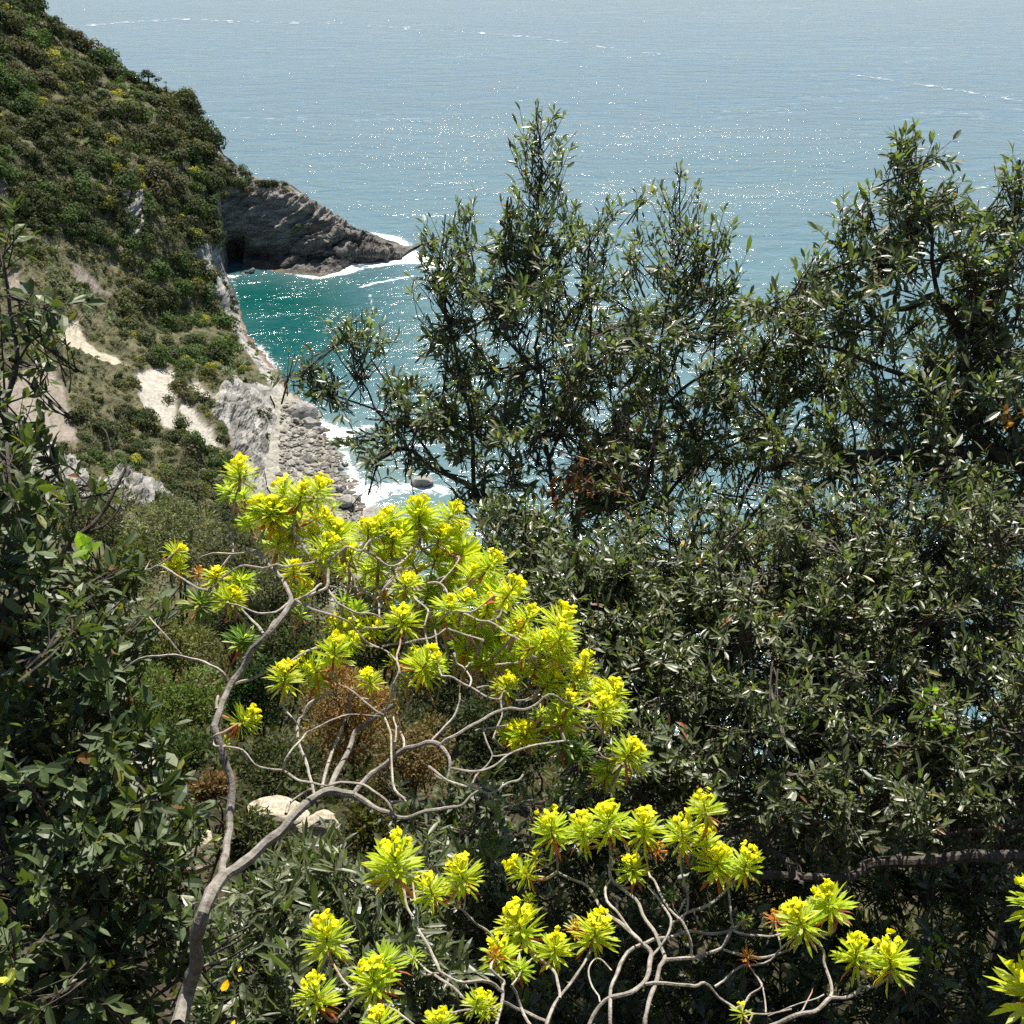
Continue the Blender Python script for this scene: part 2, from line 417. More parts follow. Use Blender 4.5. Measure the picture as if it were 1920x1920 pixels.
def y_left(v):
    return np.interp(v, [-330, 0, 150, 300, 450, 600, 750, 900, 1100, 1340], [292, 274, 250, 217, 193, 172, 149, 127, 104, 84])
NV, NU = 520, 250
vv = np.linspace(-300, 1330, NV); ue, ye = edge(vv)
ker = np.hanning(9); ker /= ker.sum()
sm = lambda a: np.convolve(np.pad(a, 4, mode='edge'), ker, 'valid')
ye = sm(ye)
s = np.linspace(0, 1, NU); UL = -330.
U = UL + (ue[:, None] - UL) * s[None]; V = vv[:, None].repeat(NU, 1)
yl = y_left(vv)
t0 = (0 - UL) / np.maximum(ue - UL, 40)                       # where u = 0 lies on each row
inv_e, inv_0 = 1 / ye, 1 / yl
k = np.where(np.abs(1 - t0) < .12, 0, (inv_e - inv_0) / np.where(np.abs(1 - t0) < .12, 1, (1 - t0)))
k = np.clip(k, -.0045, .0002)
inv = inv_e[:, None] - k[:, None] * (1 - s[None])
inv = np.clip(inv, 1 / 330, 1 / 70)
G = at_y(U, V, 1 / inv)
# past the edge the ground turns over and goes down, out of sight
back = []
for j in range(NV):
    E = G[j, -1]; f = sstep(vv[j], 285, 330)
    a1 = np.array([-1.7, 6, -1.2]) * (1 - f) + np.array([-.5, 3, -.30 * E[2] - .3]) * f
    a2 = np.array([-6.5, 24, -.45 * E[2]]) * (1 - f) + np.array([-2, 8, -.8 * E[2] - 1]) * f
    a3 = np.array([-13, 50, -E[2] - 4]) * (1 - f) + np.array([-3, 13, -E[2] - 4]) * f
    back.append(catmull([E, E + a1, E + a2, E + a3], 5)[1:])
back = np.array(back); NBK = back.shape[1]
back = back + np.array([.5, .6, .3]) * fbm(back * np.array([.35, .35, .16]), 4, 77, ridged=True)[..., None] * sstep(vv, 240, 300)[:, None, None] * np.linspace(.2, 1, NBK)[None, :, None]
G = np.concatenate([G, back], 1); NC = NU + NBK
EL = lambda *p: list(p)
SLABS = [([(113, 613), (140, 597), (173, 640), (247, 680), (217, 690), (150, 672), (105, 655)], (1.02, .95, .80)),
         ([(20, 707), (67, 673), (103, 693), (147, 773), (153, 810), (43, 812)], (.60, .545, .49)),
         ([(247, 700), (293, 677), (330, 690), (335, 797), (303, 790), (267, 740)], (.98, .96, .90)),
         ([(343, 756), (360, 760), (410, 832), (420, 842), (385, 842), (345, 792)], (.95, .93, .88)),
         ([(133, 483), (165, 500), (215, 548), (190, 543), (143, 505)], (.50, .45, .42)),
         ([(8, 530), (30, 508), (53, 540), (17, 560)], (.60, .55, .49)),
         ([(0, 305), (20, 313), (27, 360), (0, 380)], (.46, .40, .34)),
         ([(350, 717), (378, 712), (408, 750), (413, 765), (395, 760), (365, 742)], (.88, .85, .78)),
         ([(-40, 690), (18, 690), (42, 812), (-40, 820)], (.56, .50, .45))]
ROCKS = [[(417, 722), (462, 712), (500, 735), (535, 768), (530, 850), (552, 930), (520, 985), (470, 930), (440, 862), (405, 805), (392, 770)],
         [(368, 462), (402, 450), (416, 480), (428, 520), (448, 556), (450, 590), (428, 590), (402, 545), (378, 508)],
         [(173, 900), (236, 868), (262, 884), (312, 905), (325, 930), (300, 950), (240, 965), (190, 945)],
         [(224, 342), (240, 350), (262, 395), (280, 450), (262, 430), (238, 385)], [(260, 360), (275, 390), (282, 420), (268, 395)],
         [(385, 745), (420, 735), (425, 790), (405, 780)], [(0, 790), (60, 800), (150, 860), (170, 930), (60, 960)], [(405, 395), (415, 400), (425, 520), (412, 500)]]
Uf, Vf = U.ravel(), V.ravel()
wob = 16 * vnoise(np.stack([Uf * .05, Vf * .05, 0 * Uf], -1), 3); wob2 = 16 * vnoise(np.stack([Uf * .05, Vf * .05, 0 * Uf + 9], -1), 4)
slab = np.zeros(len(Uf)); scol = np.tile((.62, .57, .50), (len(Uf), 1))
for poly, c in SLABS:
    i = inpoly(Uf + wob * .5, Vf + wob2 * .5, poly); slab[i] = 1; scol[i] = c
rockm = np.zeros(len(Uf))
for poly in ROCKS: rockm[inpoly(Uf + wob, Vf + wob2, poly)] = 1
def blur(a, n=1):
    a = a.reshape(NV, NU)
    for _ in range(n):
        a = np.pad(a, 1, mode='edge'); a = (a[:-2, 1:-1] + a[2:, 1:-1] + a[1:-1, :-2] + a[1:-1, 2:] + 2 * a[1:-1, 1:-1]) / 6
    return a.ravel()
slab_s, rock_s = blur(slab, 1), blur(rockm, 2)
P = G[:, :NU].reshape(-1, 3)
rock_s = np.maximum(rock_s, .9 * (1 - sstep(P[:, 2], .6, 2.4)))
nv = np.cross(np.gradient(G[:, :NU], axis=1), np.gradient(G[:, :NU], axis=0)); nv = nrm(nv).reshape(-1, 3)
nv *= np.sign((nv * (CAM - P)).sum(-1, keepdims=True))
broad = fbm(P * .045, 3, 11) * 2.2
rough_ = fbm(P * np.array([.22, .22, .22]), 5, 21, ridged=True) * 1.0
q = P @ np.array([[.8, .2, .56], [-.3, .95, 0], [-.5, -.2, .83]]).T        # strata frame
stra = fbm(q * np.array([.12, .25, .9]), 4, 31, ridged=True)
fade = np.clip((1 - s) * 9, 0.12, 1)[None].repeat(NV, 0).ravel()
dsp = (broad + .45 * rough_ * (1 - slab_s) + .8 * stra * rock_s) * (1 - .55 * slab_s) * fade + .16 * stra * slab_s - .5 * slab_s
hi = sstep(vv, 150, 350)[:, None].repeat(NU, 1).ravel()
P2 = P + nv * dsp[:, None] * (.45 + .55 * hi[:, None])
G2 = G.copy(); G2[:, :NU] = P2.reshape(NV, NU, 3); G2[:, NU:] += (G2[:, NU - 1:NU] - G[:, NU - 1:NU])
full = lambda a, fill: np.concatenate([a.reshape(NV, NU), np.full((NV, NBK), fill) * sstep(vv, 250, 290)[:, None]], 1).ravel()
colr = np.concatenate([scol.reshape(NV, NU, 3), np.full((NV, NBK, 3), .55)], 1).reshape(-1, 3)
m, nt = new_mat('hillside_ground'); L = nt.links.new
tc = nd(nt, 'ShaderNodeTexCoord')
n1 = noise(mapped((1, 1, 1), 0), .35, 6.0, .65); n2 = noise(mapped((1, 1, 1), .3), 1.4, 6.0, .7); n3 = noise(mapped((.18, .18, .9), .2), 1.0, 7.0, .7, .5)
soil = mixc(rng_(n1, .4, .6), (.045, .048, .022), (.115, .105, .055))
soil = mixc(rng_(n2, .55, .7), soil, (.16, .145, .095))
at = nd(nt, 'ShaderNodeAttribute', attribute_name='col').outputs['Color']
mul = nd(nt, 'ShaderNodeMix', data_type='RGBA', blend_type='MULTIPLY', inp={0: 1.0}); L(at, mul.inputs['A'])
crk = rng_(math_('ABSOLUTE', math_('SUBTRACT', noise(mapped((.5, .5, .22), .5), .55, 6.0, .7, .6), .5)), 0., .012, 1., 0.)
slb = mixc(rng_(n2, .35, .7), (.27, .255, .23), (.48, .46, .42)); slb = mixc(math_('MULTIPLY', crk, .6), slb, (.12, .105, .085)); slb = mixc(rng_(n1, .56, .72, 0., .55), slb, (.20, .18, .13))
L(slb, mul.inputs['B'])
sl = mul.outputs['Result']
rk = mixc(rng_(n3, .36, .66), (.060, .056, .050), (.44, .42, .385)); rk = mixc(math_('MULTIPLY', attr('dark_rock'), .85), rk, mixc(rng_(n3, .36, .66), (.03, .028, .026), (.16, .15, .135))); rk = mixc(rng_(n2, .60, .75), rk, (.13, .125, .07))
c = mixc(rng_(math_('ADD', attr('rock'), math_('MULTIPLY_ADD', n2, 1.0, -.5)), .4, .55), soil, rk)
stn = noise(mapped((.7, .7, .12), .1), .9, 5.0, .6)
c = mixc(attr('slab'), c, mixc(rng_(stn, .52, .72, 0., .6), sl, (.24, .20, .16)))
geo = nd(nt, 'ShaderNodeNewGeometry'); sx = nd(nt, 'ShaderNodeSeparateXYZ'); L(geo.outputs['Position'], sx.inputs[0])
wet = rng_(math_('MULTIPLY_ADD', n2, 1.2, math_('SUBTRACT', sx.outputs['Z'], .6)), .2, .5, .8, 0.)
c = mixc(wet, c, (.13, .07, .042))
bp = nd(nt, 'ShaderNodeBump', inp={'Strength': .8, 'Distance': .35})
L(math_('MULTIPLY', math_('ADD', n3, math_('MULTIPLY', n2, .5)), math_('MULTIPLY_ADD', attr('slab'), -.75, 1.0)), bp.inputs['Height'])
p = nd(nt, 'ShaderNodeBsdfPrincipled', inp={'Roughness': .9, 'Specular IOR Level': .2}); L(c, p.inputs['Base Color']); L(bp.outputs[0], p.inputs['Normal'])
o = nd(nt, 'ShaderNodeOutputMaterial'); L(p.outputs[0], o.inputs[0]); M_HILL = m
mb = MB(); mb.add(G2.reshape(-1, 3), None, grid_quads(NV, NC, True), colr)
hill = mb.build('hillside', M_HILL, smooth=False, attrs={'slab': full(slab_s, 0), 'rock': full(rock_s, .95), 'dark_rock': np.concatenate([np.zeros((NV, NU)) + (sstep(U, 385, 402) * sstep(vv, 350, 380)[:, None] * (1 - sstep(vv, 430, 470)[:, None])), np.ones((NV, NBK)) * (1 - sstep(vv, 560, 620))[:, None]], 1).ravel()})  # rock colour made darker along the cove-side edge and the columns behind it
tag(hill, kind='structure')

# ---- rocky headland with the sea cave
HC = np.array([  # u, row of the ridge, row of the waterline, ridge distance
    (330, 190, 518, 302), (380, 236, 518, 301), (400, 262, 518, 300), (420, 291, 518, 300), (450, 315, 516, 300), (480, 334, 514, 300), (520, 341, 513, 299), (545, 347, 513, 299), (560, 358, 516, 299), (600, 387, 521, 298), (633, 408, 514, 298),
    (650, 420, 499, 298), (668, 428, 492, 298), (690, 441, 492.5, 298), (706, 452, 491, 297), (716, 458, 489, 297), (733, 468, 486, 296.5), (745, 475, 484, 296.5), (754, 480, 481.5, 296.5)], float)
NA, NB = 300, 130
uu = np.linspace(330, 754, NA); vr = np.interp(uu, HC[:, 0], HC[:, 1]); vw = np.interp(uu, HC[:, 0], HC[:, 2]); yr = np.interp(uu, HC[:, 0], HC[:, 3])
yw = at_z(uu, vw, np.full(NA, -.3))[:, 1]
f = np.linspace(0, 1, NB)
U2 = uu[:, None].repeat(NB, 1); V2 = vr[:, None] + (vw - vr)[:, None] * f
tipw = sstep(uu, 590, 690)[:, None]
cliff = np.interp(f, [0, .08, .18, .5, .80, .90, 1.0], [0, .14, .30, .46, .54, .75, 1.0])[None]
ledge = np.interp(f, [0, .2, .45, .5, .8, 1.0], [0, .22, .42, .62, .78, 1.0])[None]
prof = cliff * (1 - tipw) + ledge * tipw
Y2 = yr[:, None] + (yw - yr)[:, None] * prof
cave = np.exp(-((U2 - 436) / 22) ** 2) * sstep(V2, 425, 470) * (1 - sstep(V2, 498, 514))
cave2 = np.exp(-((U2 - 475) / 45) ** 2) * sstep(V2, 450, 485) * (1 - sstep(V2, 500, 513)) * .5
Y2 = Y2 + 8 * np.maximum(cave, cave2)
# two long ledges that dip towards the tip and a notch between them
for (pts, w, amp) in ([[(560, 470), (640, 432), (690, 446), (733, 458)], 9, -1.6], [[(530, 500), (600, 470), (660, 472), (750, 482)], 8, -1.7], [[(560, 486), (640, 455), (715, 467)], 6, 1.3]):
    d = segdist(U2, V2, pts); Y2 = Y2 + amp * np.exp(-(d / w) ** 2) * sstep(f, .05, .25)[None] * (1 - sstep(f, .9, 1.))[None]
H = at_y(U2, V2, Y2)
bk = np.stack([H[:, 0] + np.array([1.5, 5, 0]) + np.array([0, 0, -.35]) * H[:, 0, 2:3], H[:, 0] + np.array([4, 12, -.3]) + np.array([0, 0, -.75]) * H[:, 0, 2:3], H[:, 0] + np.array([7, 19, -4]) + np.array([0, 0, -1.0]) * H[:, 0, 2:3]], 1)[:, ::-1]
lo = H[:, -1:] + np.array([0, -1.2, -2.5])
H = np.concatenate([bk, H, lo], 1); NBB = NB + 4
nv = nrm(np.cross(np.gradient(H, axis=0), np.gradient(H, axis=1))); nv *= np.sign((nv * (CAM - H)).sum(-1, keepdims=True))
q = H @ np.array([[.9, .1, .42], [-.1, 1, 0], [-.42, 0, .9]]).T
st = fbm(q * np.array([.10, .22, .75]), 5, 41, ridged=True); rg = fbm(H * .3, 4, 47, ridged=True)
amp = (.35 + .65 * sstep(U2, 500, 600)); amp = np.concatenate([amp[:, :1].repeat(3, 1), amp, amp[:, -1:]], 1)
big = fbm(H * .13, 3, 53)
dv = (1.05 * st + .5 * rg) * amp + .8 * big * (1 - tipw)
dv *= np.concatenate([np.full(3, .4), .35 + .65 * np.clip(np.minimum(f * 8, (1 - f) * 8), 0, 1), [.2]])[None]
H = H + nv * dv[..., None]
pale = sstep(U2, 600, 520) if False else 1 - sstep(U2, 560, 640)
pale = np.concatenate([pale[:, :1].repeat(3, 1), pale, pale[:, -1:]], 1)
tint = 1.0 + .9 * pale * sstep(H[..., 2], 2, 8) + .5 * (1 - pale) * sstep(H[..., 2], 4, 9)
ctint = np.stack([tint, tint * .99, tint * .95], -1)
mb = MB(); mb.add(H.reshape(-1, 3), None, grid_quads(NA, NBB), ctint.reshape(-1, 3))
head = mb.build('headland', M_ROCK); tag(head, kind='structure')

# ---- shingle beach at the foot of the hill
rows = np.array([(738, 520, 556), (760, 530, 590), (790, 530, 606), (815, 522, 622), (845, 518, 648), (880, 510, 660), (910, 515, 670), (940, 530, 684), (970, 545, 715), (1010, 560, 770), (1120, 590, 860)], float)
nbv, nbu = 170, 90
bv = np.linspace(738, 1115, nbv); bl = np.interp(bv, rows[:, 0], rows[:, 1]) - 14; br = np.interp(bv, rows[:, 0], rows[:, 2]) + 8
sb = np.linspace(0, 1, nbu); BU = bl[:, None] + (br - bl)[:, None] * sb; BV = bv[:, None].repeat(nbu, 1)
bz = 2.4 * (1 - sb[None]) ** 1.5 - .45 * sb[None] ** 3 + 0 * BU
Bp = at_z(BU, BV, bz); Bp[..., 2] += .28 * fbm(Bp * .7, 4, 61) * (1 - .5 * sb[None])
mb = MB(); mb.add(Bp.reshape(-1, 3), None, grid_quads(nbv, nbu, True), (.95, .95, .88))
beach = mb.build('shingle_beach', M_BOULDER); tag(beach, kind='structure')

# ---- the steep bank that the near bushes grow on
def bank_z(x, y):
    zl = 78.25 - .575 * np.clip(y, -9, 26) - 1.15 * np.clip(y - 26, 0, 50)
    zr = 78.25 - .80 * np.clip(y, -9, 24) - 1.75 * np.clip(y - 24, 0, 42)
    xb = .01 * y + .35; w = sstep((x - xb) / (1 + .06 * np.abs(y)), -.6, 1.6)
    return zl * (1 - w) + zr * w
gx = dens(-26, 26, -4, 4, .13, 1.06); gy = dens(-7, 55, 0, 12, .13, 1.05)
X, Y = np.meshgrid(gx, gy); Z = bank_z(X, Y)
Z = Z + .10 * fbm(np.stack([X * .9, Y * .9, 0 * X], -1), 5, 71) * np.clip(np.hypot(X, Y) / 2, .1, 1)
mb = MB(); mb.add(np.stack([X, Y, Z], -1).reshape(-1, 3), None, grid_quads(len(gy), len(gx)))
m, nt = new_mat('bank_soil'); L = nt.links.new
tc = nd(nt, 'ShaderNodeTexCoord')
a = noise(mapped((1, 1, 1), 0), 2.2, 7.0, .7); b = noise(mapped((1, 1, 1), .4), 24., 6.0, .7)
c = mixc(rng_(a, .4, .62), (.022, .022, .012), (.085, .068, .042)); c = mixc(rng_(b, .58, .72), c, (.15, .12, .075))
bp = nd(nt, 'ShaderNodeBump', inp={'Strength': .9, 'Distance': .04}); L(math_('ADD', a, b), bp.inputs['Height'])
p = nd(nt, 'ShaderNodeBsdfPrincipled', inp={'Roughness': .95, 'Specular IOR Level': .1}); L(c, p.inputs['Base Color']); L(bp.outputs[0], p.inputs['Normal'])
o = nd(nt, 'ShaderNodeOutputMaterial'); L(p.outputs[0], o.inputs[0])
bank = mb.build('bank', m, smooth=True); tag(bank, kind='structure')
# ------------------------------------------------------------------ bushes of the far slope
KINDS = {'dark': (.032, .045, .020), 'olive': (.090, .096, .040), 'brown': (.100, .092, .058), 'green': (.052, .092, .026), 'lime': (.30, .29, .040), 'tan': (.17, .155, .085)}
def bush_arrays(c, r, n, color, g, squash=.85):
    """leafy clump: overlapping lobes, small leaf faces lying mostly on the lobes' outside"""
    k = g.integers(4, 8)
    lc = nrm(g.normal(size=(k, 3))) * g.uniform(.25, .62, (k, 1)); lc[:, 2] = np.abs(lc[:, 2]) * squash
    lr = g.uniform(.38, .60, k)
    w = g.integers(0, k, n); d = nrm(g.normal(size=(n, 3))); d[:, 2] = np.where(d[:, 2] < -.3, -d[:, 2], d[:, 2])
    rad = lr[w] * g.uniform(.72, 1.06, n)
    p = lc[w] + d * rad[:, None]; p[:, 2] *= squash
    a = nrm(np.cross(d + .35 * g.normal(size=(n, 3)), g.normal(size=(n, 3)))); b = nrm(np.cross(a, d + .22 * g.normal(size=(n, 3))))
    s_ = g.uniform(.045, .10, (n, 1)) * (1.0 if n > 400 else 1.25 if n > 150 else 2.1)
    V = np.stack([p - a * s_, p - b * s_ * .7, p + a * s_, p + b * s_ * .7], 1)
    col = np.array(color) * (g.uniform(.72, 1.3, (n, 1))) * (1 + .12 * g.normal(size=(n, 3)))
    return c + r * V.reshape(-1, 3), np.arange(n * 4).reshape(-1, 4), np.clip(col, .004, 1).repeat(4, 0)

gr = np.random.default_rng(21)
BUSH = {}
for kn, c in KINDS.items():
    BUSH[kn] = []
    for i in range(4):
        mb = MB(); mb.add(*(lambda a: (a[0], None, a[1], a[2]))(bush_arrays(np.zeros(3), 1.0, 560, c, gr, .8 if kn == 'lime' else gr.uniform(.8, 1.15))))
        BUSH[kn].append(mb.mesh('bush', M_SCRUB))
def agave_arrays(c, r, g):
    n = 16; an = g.uniform(0, 6.28, n); el = g.uniform(.25, 1.2, n)
    D = np.stack([np.cos(an) * np.cos(el), np.sin(an) * np.cos(el), np.sin(el)], 1)
    V = leaf_verts(np.tile(c, (n, 1)), D, np.tile([0, 0, 1.], (n, 1)) + .01, r, r * .22, curl=-.05)
    off = np.arange(n)[:, None, None] * 8
    return V.reshape(-1, 3), (LT + off).reshape(-1, 3), (LQ + off).reshape(-1, 4), (np.array([.20, .245, .19]) * g.uniform(.7, 1.25, (n, 1))).repeat(8, 0)

n = 8200
cu, cv = gr.uniform(-120, 600, n), gr.uniform(-90, 1030, n)
eu = np.interp(cv, vv, ue); cu = np.where(gr.uniform(size=n) < .05, eu - gr.uniform(0, 6, n), cu); ok = cu < eu
cu, cv, eu = cu[ok], cv[ok], eu[ok]
ri = np.clip(((cv - vv[0]) / (vv[1] - vv[0])).astype(int), 0, NV - 1); si = np.clip(((cu - UL) / (eu - UL) * (NU - 1)).astype(int), 0, NU - 1)
pos = G2[ri, si]; sl_ = slab_s.reshape(NV, NU)[ri, si]; rk_ = rock_s.reshape(NV, NU)[ri, si]
keep = (gr.uniform(size=len(cu)) > np.clip(sl_ * 3, 0, .975)) & (gr.uniform(size=len(cu)) > np.clip(rk_ * 1.6, 0, .86))
cu, cv, pos, rk_ = cu[keep], cv[keep], pos[keep], rk_[keep]
f1 = fbm(np.stack([cu * .012, cv * .012, 0 * cu], -1), 3, 81); f2 = fbm(np.stack([cu * .02, cv * .02, 0 * cu + 4], -1), 3, 82)
grassy = sstep(cv, 400, 520) * (1 - sstep(cu, 210, 330)) * (1 - sstep(cv, 720, 800))
rare = gr.uniform(size=len(cu))
green_belt = inpoly(cu + 15 * f1, cv + 15 * f2, [(60, 345), (140, 370), (215, 440), (330, 520), (420, 600), (440, 640), (330, 640), (230, 500), (100, 420)])
kind = np.where(f1 < -.30, 0, np.where(f1 < .12, 1, np.where(f2 > .25, 2, 3)))
kind = np.where((rare < .35) & (grassy < .5), 0, kind)
kind = np.where(green_belt & (rare < .75), np.where(rare < .35, 0, 3), kind)
kind = np.where((grassy > .4) & (rare > .3), np.where(rare > .75, 5, 1), kind)
kind = np.where(rare > .905, 4, kind)
rad_px = gr.gamma(2.4, 4.6, len(cu)) + 4.5
rad_px = rad_px * (1 - .5 * grassy) * np.where(rk_ > .3, .55, 1) * np.where(kind == 4, .72, 1) * np.where(cv < 60, 1.15, 1)
rad_px = np.clip(rad_px, 3.5, 32)
rad = rad_px / FPX * pos[:, 1] * 1.05
KN = list(KINDS)
order = np.argsort(-rad_px * np.where((cu > -15) & (cu < 640) & (cv > -15) & (cv < 990), 1, 0) * np.where((cu < 230) & (cv > 830), 0, 1))
drop = gr.uniform(size=len(cu)) < np.where(rad_px > 13, 0, .30 + .18 * (rad_px < 7))
order = order[~drop[order]]
look = {'dark': 'dense dark green evergreen bush', 'olive': 'dull olive green bush', 'brown': 'grey brown half bare bush', 'green': 'fresh green leafy bush', 'lime': 'round yellow green dome of wild spurge', 'tan': 'dry straw coloured bush'}
def zone(v): return 'high on the wooded hillside near the ridge' if v < 170 else 'on the middle of the wooded hillside' if v < 400 else 'on the slope above the green cove' if v < 620 else 'between the pale rock slabs above the beach'
MARK = [(32, 10, 'the top left corner tree'), (279, 150, 'the broad ridge tree'), (314, 180, 'the narrow ridge tree'), (349, 185, 'the tiny ridge pine'), (250, 400, 'the pale rock streak'), (10, 340, 'the brown rock at the left edge'), (175, 520, 'the long grey slab'), (180, 650, 'the long pale slab'), (290, 735, 'the bright four sided slab'), (380, 800, 'the narrow white slabs'), (95, 750, 'the broad grey slab'), (400, 400, 'the head of the cove cliff'), (395, 510, 'the white rocks over the cove'), (445, 585, 'the dark rock at the cove corner'), (500, 700, 'the shore under the slope'), (460, 820, 'the fractured white cliff'), (250, 910, 'the white rocks over the grey shrubs'), (110, 180, 'the upper agave patch'), (100, 80, 'the bare upper ridge line'), (215, 600, 'the lower agave patch'), (60, 230, 'the upper left slope edge'), (330, 300, 'the dark gully'), (400, 930, 'the foot of the narrow slabs'), (330, 640, 'the belt of trees over the cove'), (170, 300, 'the middle agaves')]
def place(u, v):
    k = min(MARK, key=lambda m: math.hypot(m[0] - u, m[1] - v)); du, dv = u - k[0], v - k[1]
    if math.hypot(du, dv) < 16: return 'right beside ' + k[2]
    w = 'just ' if math.hypot(du, dv) < 42 else ''
    return w + (('right of ' if du > 0 else 'left of ') if abs(du) > abs(dv) else ('below ' if dv > 0 else 'above ')) + k[2]
ind = order[:255]
for i in ind:
    kn = KN[kind[i]]
    o = bpy.data.objects.new('bush', BUSH[kn][gr.integers(4)]); COL.objects.link(o)
    o.location = pos[i] + np.array([0, 0, -.12 * rad[i]]); o.rotation_euler = (0, 0, gr.uniform(0, 6.28))
    o.scale = (rad[i] * gr.uniform(.9, 1.15), rad[i] * gr.uniform(.9, 1.15), rad[i] * gr.uniform(.85, 1.25))
    lab = look[kn]; lab = {0: 'large ', 1: '', 2: 'small '}[0 if rad_px[i] > 23 else 1 if rad_px[i] > 16 else 2] + lab
    tag(o, lab + ' ' + place(cu[i], cv[i]), 'bush', 'bushes on the far hillside')
mb = MB()
for i in order[255:]:
    a = bush_arrays(pos[i] + np.array([0, 0, -.15 * rad[i]]), rad[i], int(np.clip(14 * rad_px[i], 70, 260)), np.array(KINDS[KN[kind[i]]]) * gr.uniform(.8, 1.2), gr)
    mb.add(a[0], None, a[1], a[2])
# low scrub and dry grass tufts close to the ground
m_ = 5200
tu, tv = gr.uniform(-40, 600, m_), gr.uniform(-20, 1010, m_); te = np.interp(tv, vv, ue); ok = tu < te - 2; tu, tv, te = tu[ok], tv[ok], te[ok]
ri = np.clip(((tv - vv[0]) / (vv[1] - vv[0])).astype(int), 0, NV - 1); si = np.clip(((tu - UL) / (te - UL) * (NU - 1)).astype(int), 0, NU - 1)
tp = G2[ri, si]; ok = (slab_s.reshape(NV, NU)[ri, si] < .12) & ((rock_s.reshape(NV, NU)[ri, si] < .3) | (gr.uniform(size=len(tu)) < .18))
tp = tp[ok]; tv = tv[ok]
for p_ in tp:
    a = bush_arrays(p_, gr.uniform(.35, .9), 22, (np.array([.085, .088, .040]), np.array([.14, .13, .065]), np.array([.05, .07, .025]))[gr.integers(3)], gr, .7)
    mb.add(a[0], None, a[1], a[2])
tag(mb.build('hillside_scrub', M_SCRUB), 'low scrub and small bushes covering the steep hillside', 'scrub', kind='stuff')
# pale agaves in loose patches
AGP = [[(110, 195), (150, 190), (200, 290), (170, 300)], [(75, 470), (130, 450), (165, 560), (95, 570)], [(160, 560), (290, 560), (300, 640), (170, 600)], [(0, 120), (20, 110), (40, 140), (5, 150)], [(385, 640), (470, 640), (500, 720), (440, 720)], [(455, 340), (500, 330), (510, 345), (460, 352)]]
proto = []
for i in range(5):
    a = agave_arrays(np.zeros(3), 1.0, gr); mb = MB(); mb.add(a[0], a[1], a[2], a[3]); proto.append(mb.mesh('agave', M_SCRUB))
na = 0
AGN = ['in the upper patch under the ridge', 'in the patch left of the long grey slab', 'in the patch above the long pale slab', 'at the left edge high on the slope', 'on the slope just above the shore', 'on the headland top']
for poly, cnt, an_ in zip(AGP, (16, 20, 22, 4, 12, 3), AGN):
    xs = [q_[0] for q_ in poly]; ys = [q_[1] for q_ in poly]
    while cnt:
        u_, v_ = gr.uniform(min(xs), max(xs)), gr.uniform(min(ys), max(ys))
        if not inpoly(np.array(u_), np.array(v_), poly): continue
        cnt -= 1; e_ = np.interp(v_, vv, ue)
        if u_ > e_ - 2: continue
        p_ = G2[int((v_ - vv[0]) / (vv[1] - vv[0])), int((u_ - UL) / (e_ - UL) * (NU - 1))]
        o = bpy.data.objects.new('agave', proto[na % 5]); COL.objects.link(o); na += 1
        r_ = gr.uniform(.8, 1.5); o.location = p_ + np.array([0, 0, .35]); o.scale = (r_, r_, r_); o.rotation_euler = (0, 0, gr.uniform(0, 6))
        tag(o, ('big ' if r_ > 1.25 else 'small ' if r_ < 1.0 else '') + 'pale blue green agave ' + an_, 'agave', 'agaves on the far hillside')
# the trees that stand out against the sea along the ridge
def far_tree(name, label, cat, u, v, y, h, w, color, shape):
    b = at_y(np.array(u), np.array(v), np.array(y)); t = thing(name, b, label, cat)
    mb = MB(); tube(mb, [b + [0, 0, -1.5], b + [.1, 0, h * .35], b + [0, .1, h * .75]], [.22, .17, .08], 6, (.5, .45, .4)); mb.build('trunk', M_BARK_OAK, t)
    mb = MB()
    for (dx, dz, r, sq) in shape:
        a = bush_arrays(b + np.array([dx * w, gr.uniform(-.3, .3) * w, dz * h]), r * w, 170, color, gr, sq); mb.add(a[0], None, a[1], a[2])
    mb.build('crown', M_SCRUB, t)
far_tree('broadleaf_tree', 'broad dark evergreen tree standing out on the ridge against the sea', 'tree', 279, 158, 294, 3.2, 2.4, (.020, .028, .014), [(-.4, .45, .75, .9), (.4, .4, .8, .9), (0, .75, .7, .8), (.9, .2, .6, .8)])
far_tree('cypress_tree', 'narrow dark upright tree on the ridge between broad tree and small pine', 'tree', 314, 186, 293, 4.2, 1.0, (.022, .032, .018), [(0, .2, .8, 1.2), (.05, .5, .75, 1.3), (0, .8, .55, 1.4)])
far_tree('umbrella_pine', 'tiny umbrella pine with bare stem on the ridge against the sea', 'tree', 349, 196, 292, 2.9, 1.2, (.028, .042, .020), [(-.5, .86, .5, .45), (.35, .9, .65, .45), (.9, .84, .45, .4)])
far_tree('oak_tree', 'dark rounded tree at the top left corner of the hillside', 'tree', 32, 25, 297, 3.5, 2.6, (.018, .022, .012), [(-.5, .4, .9, 1), (.3, .4, .9, 1), (0, .9, .7, .9)])
far_tree('oak_tree', 'dark tree leaning over the lower ridge above the headland', 'tree', 372, 224, 290, 3.0, 2.0, (.022, .030, .016), [(-.4, .4, .8, 1), (.5, .3, .8, .9), (.1, .8, .6, .9)])
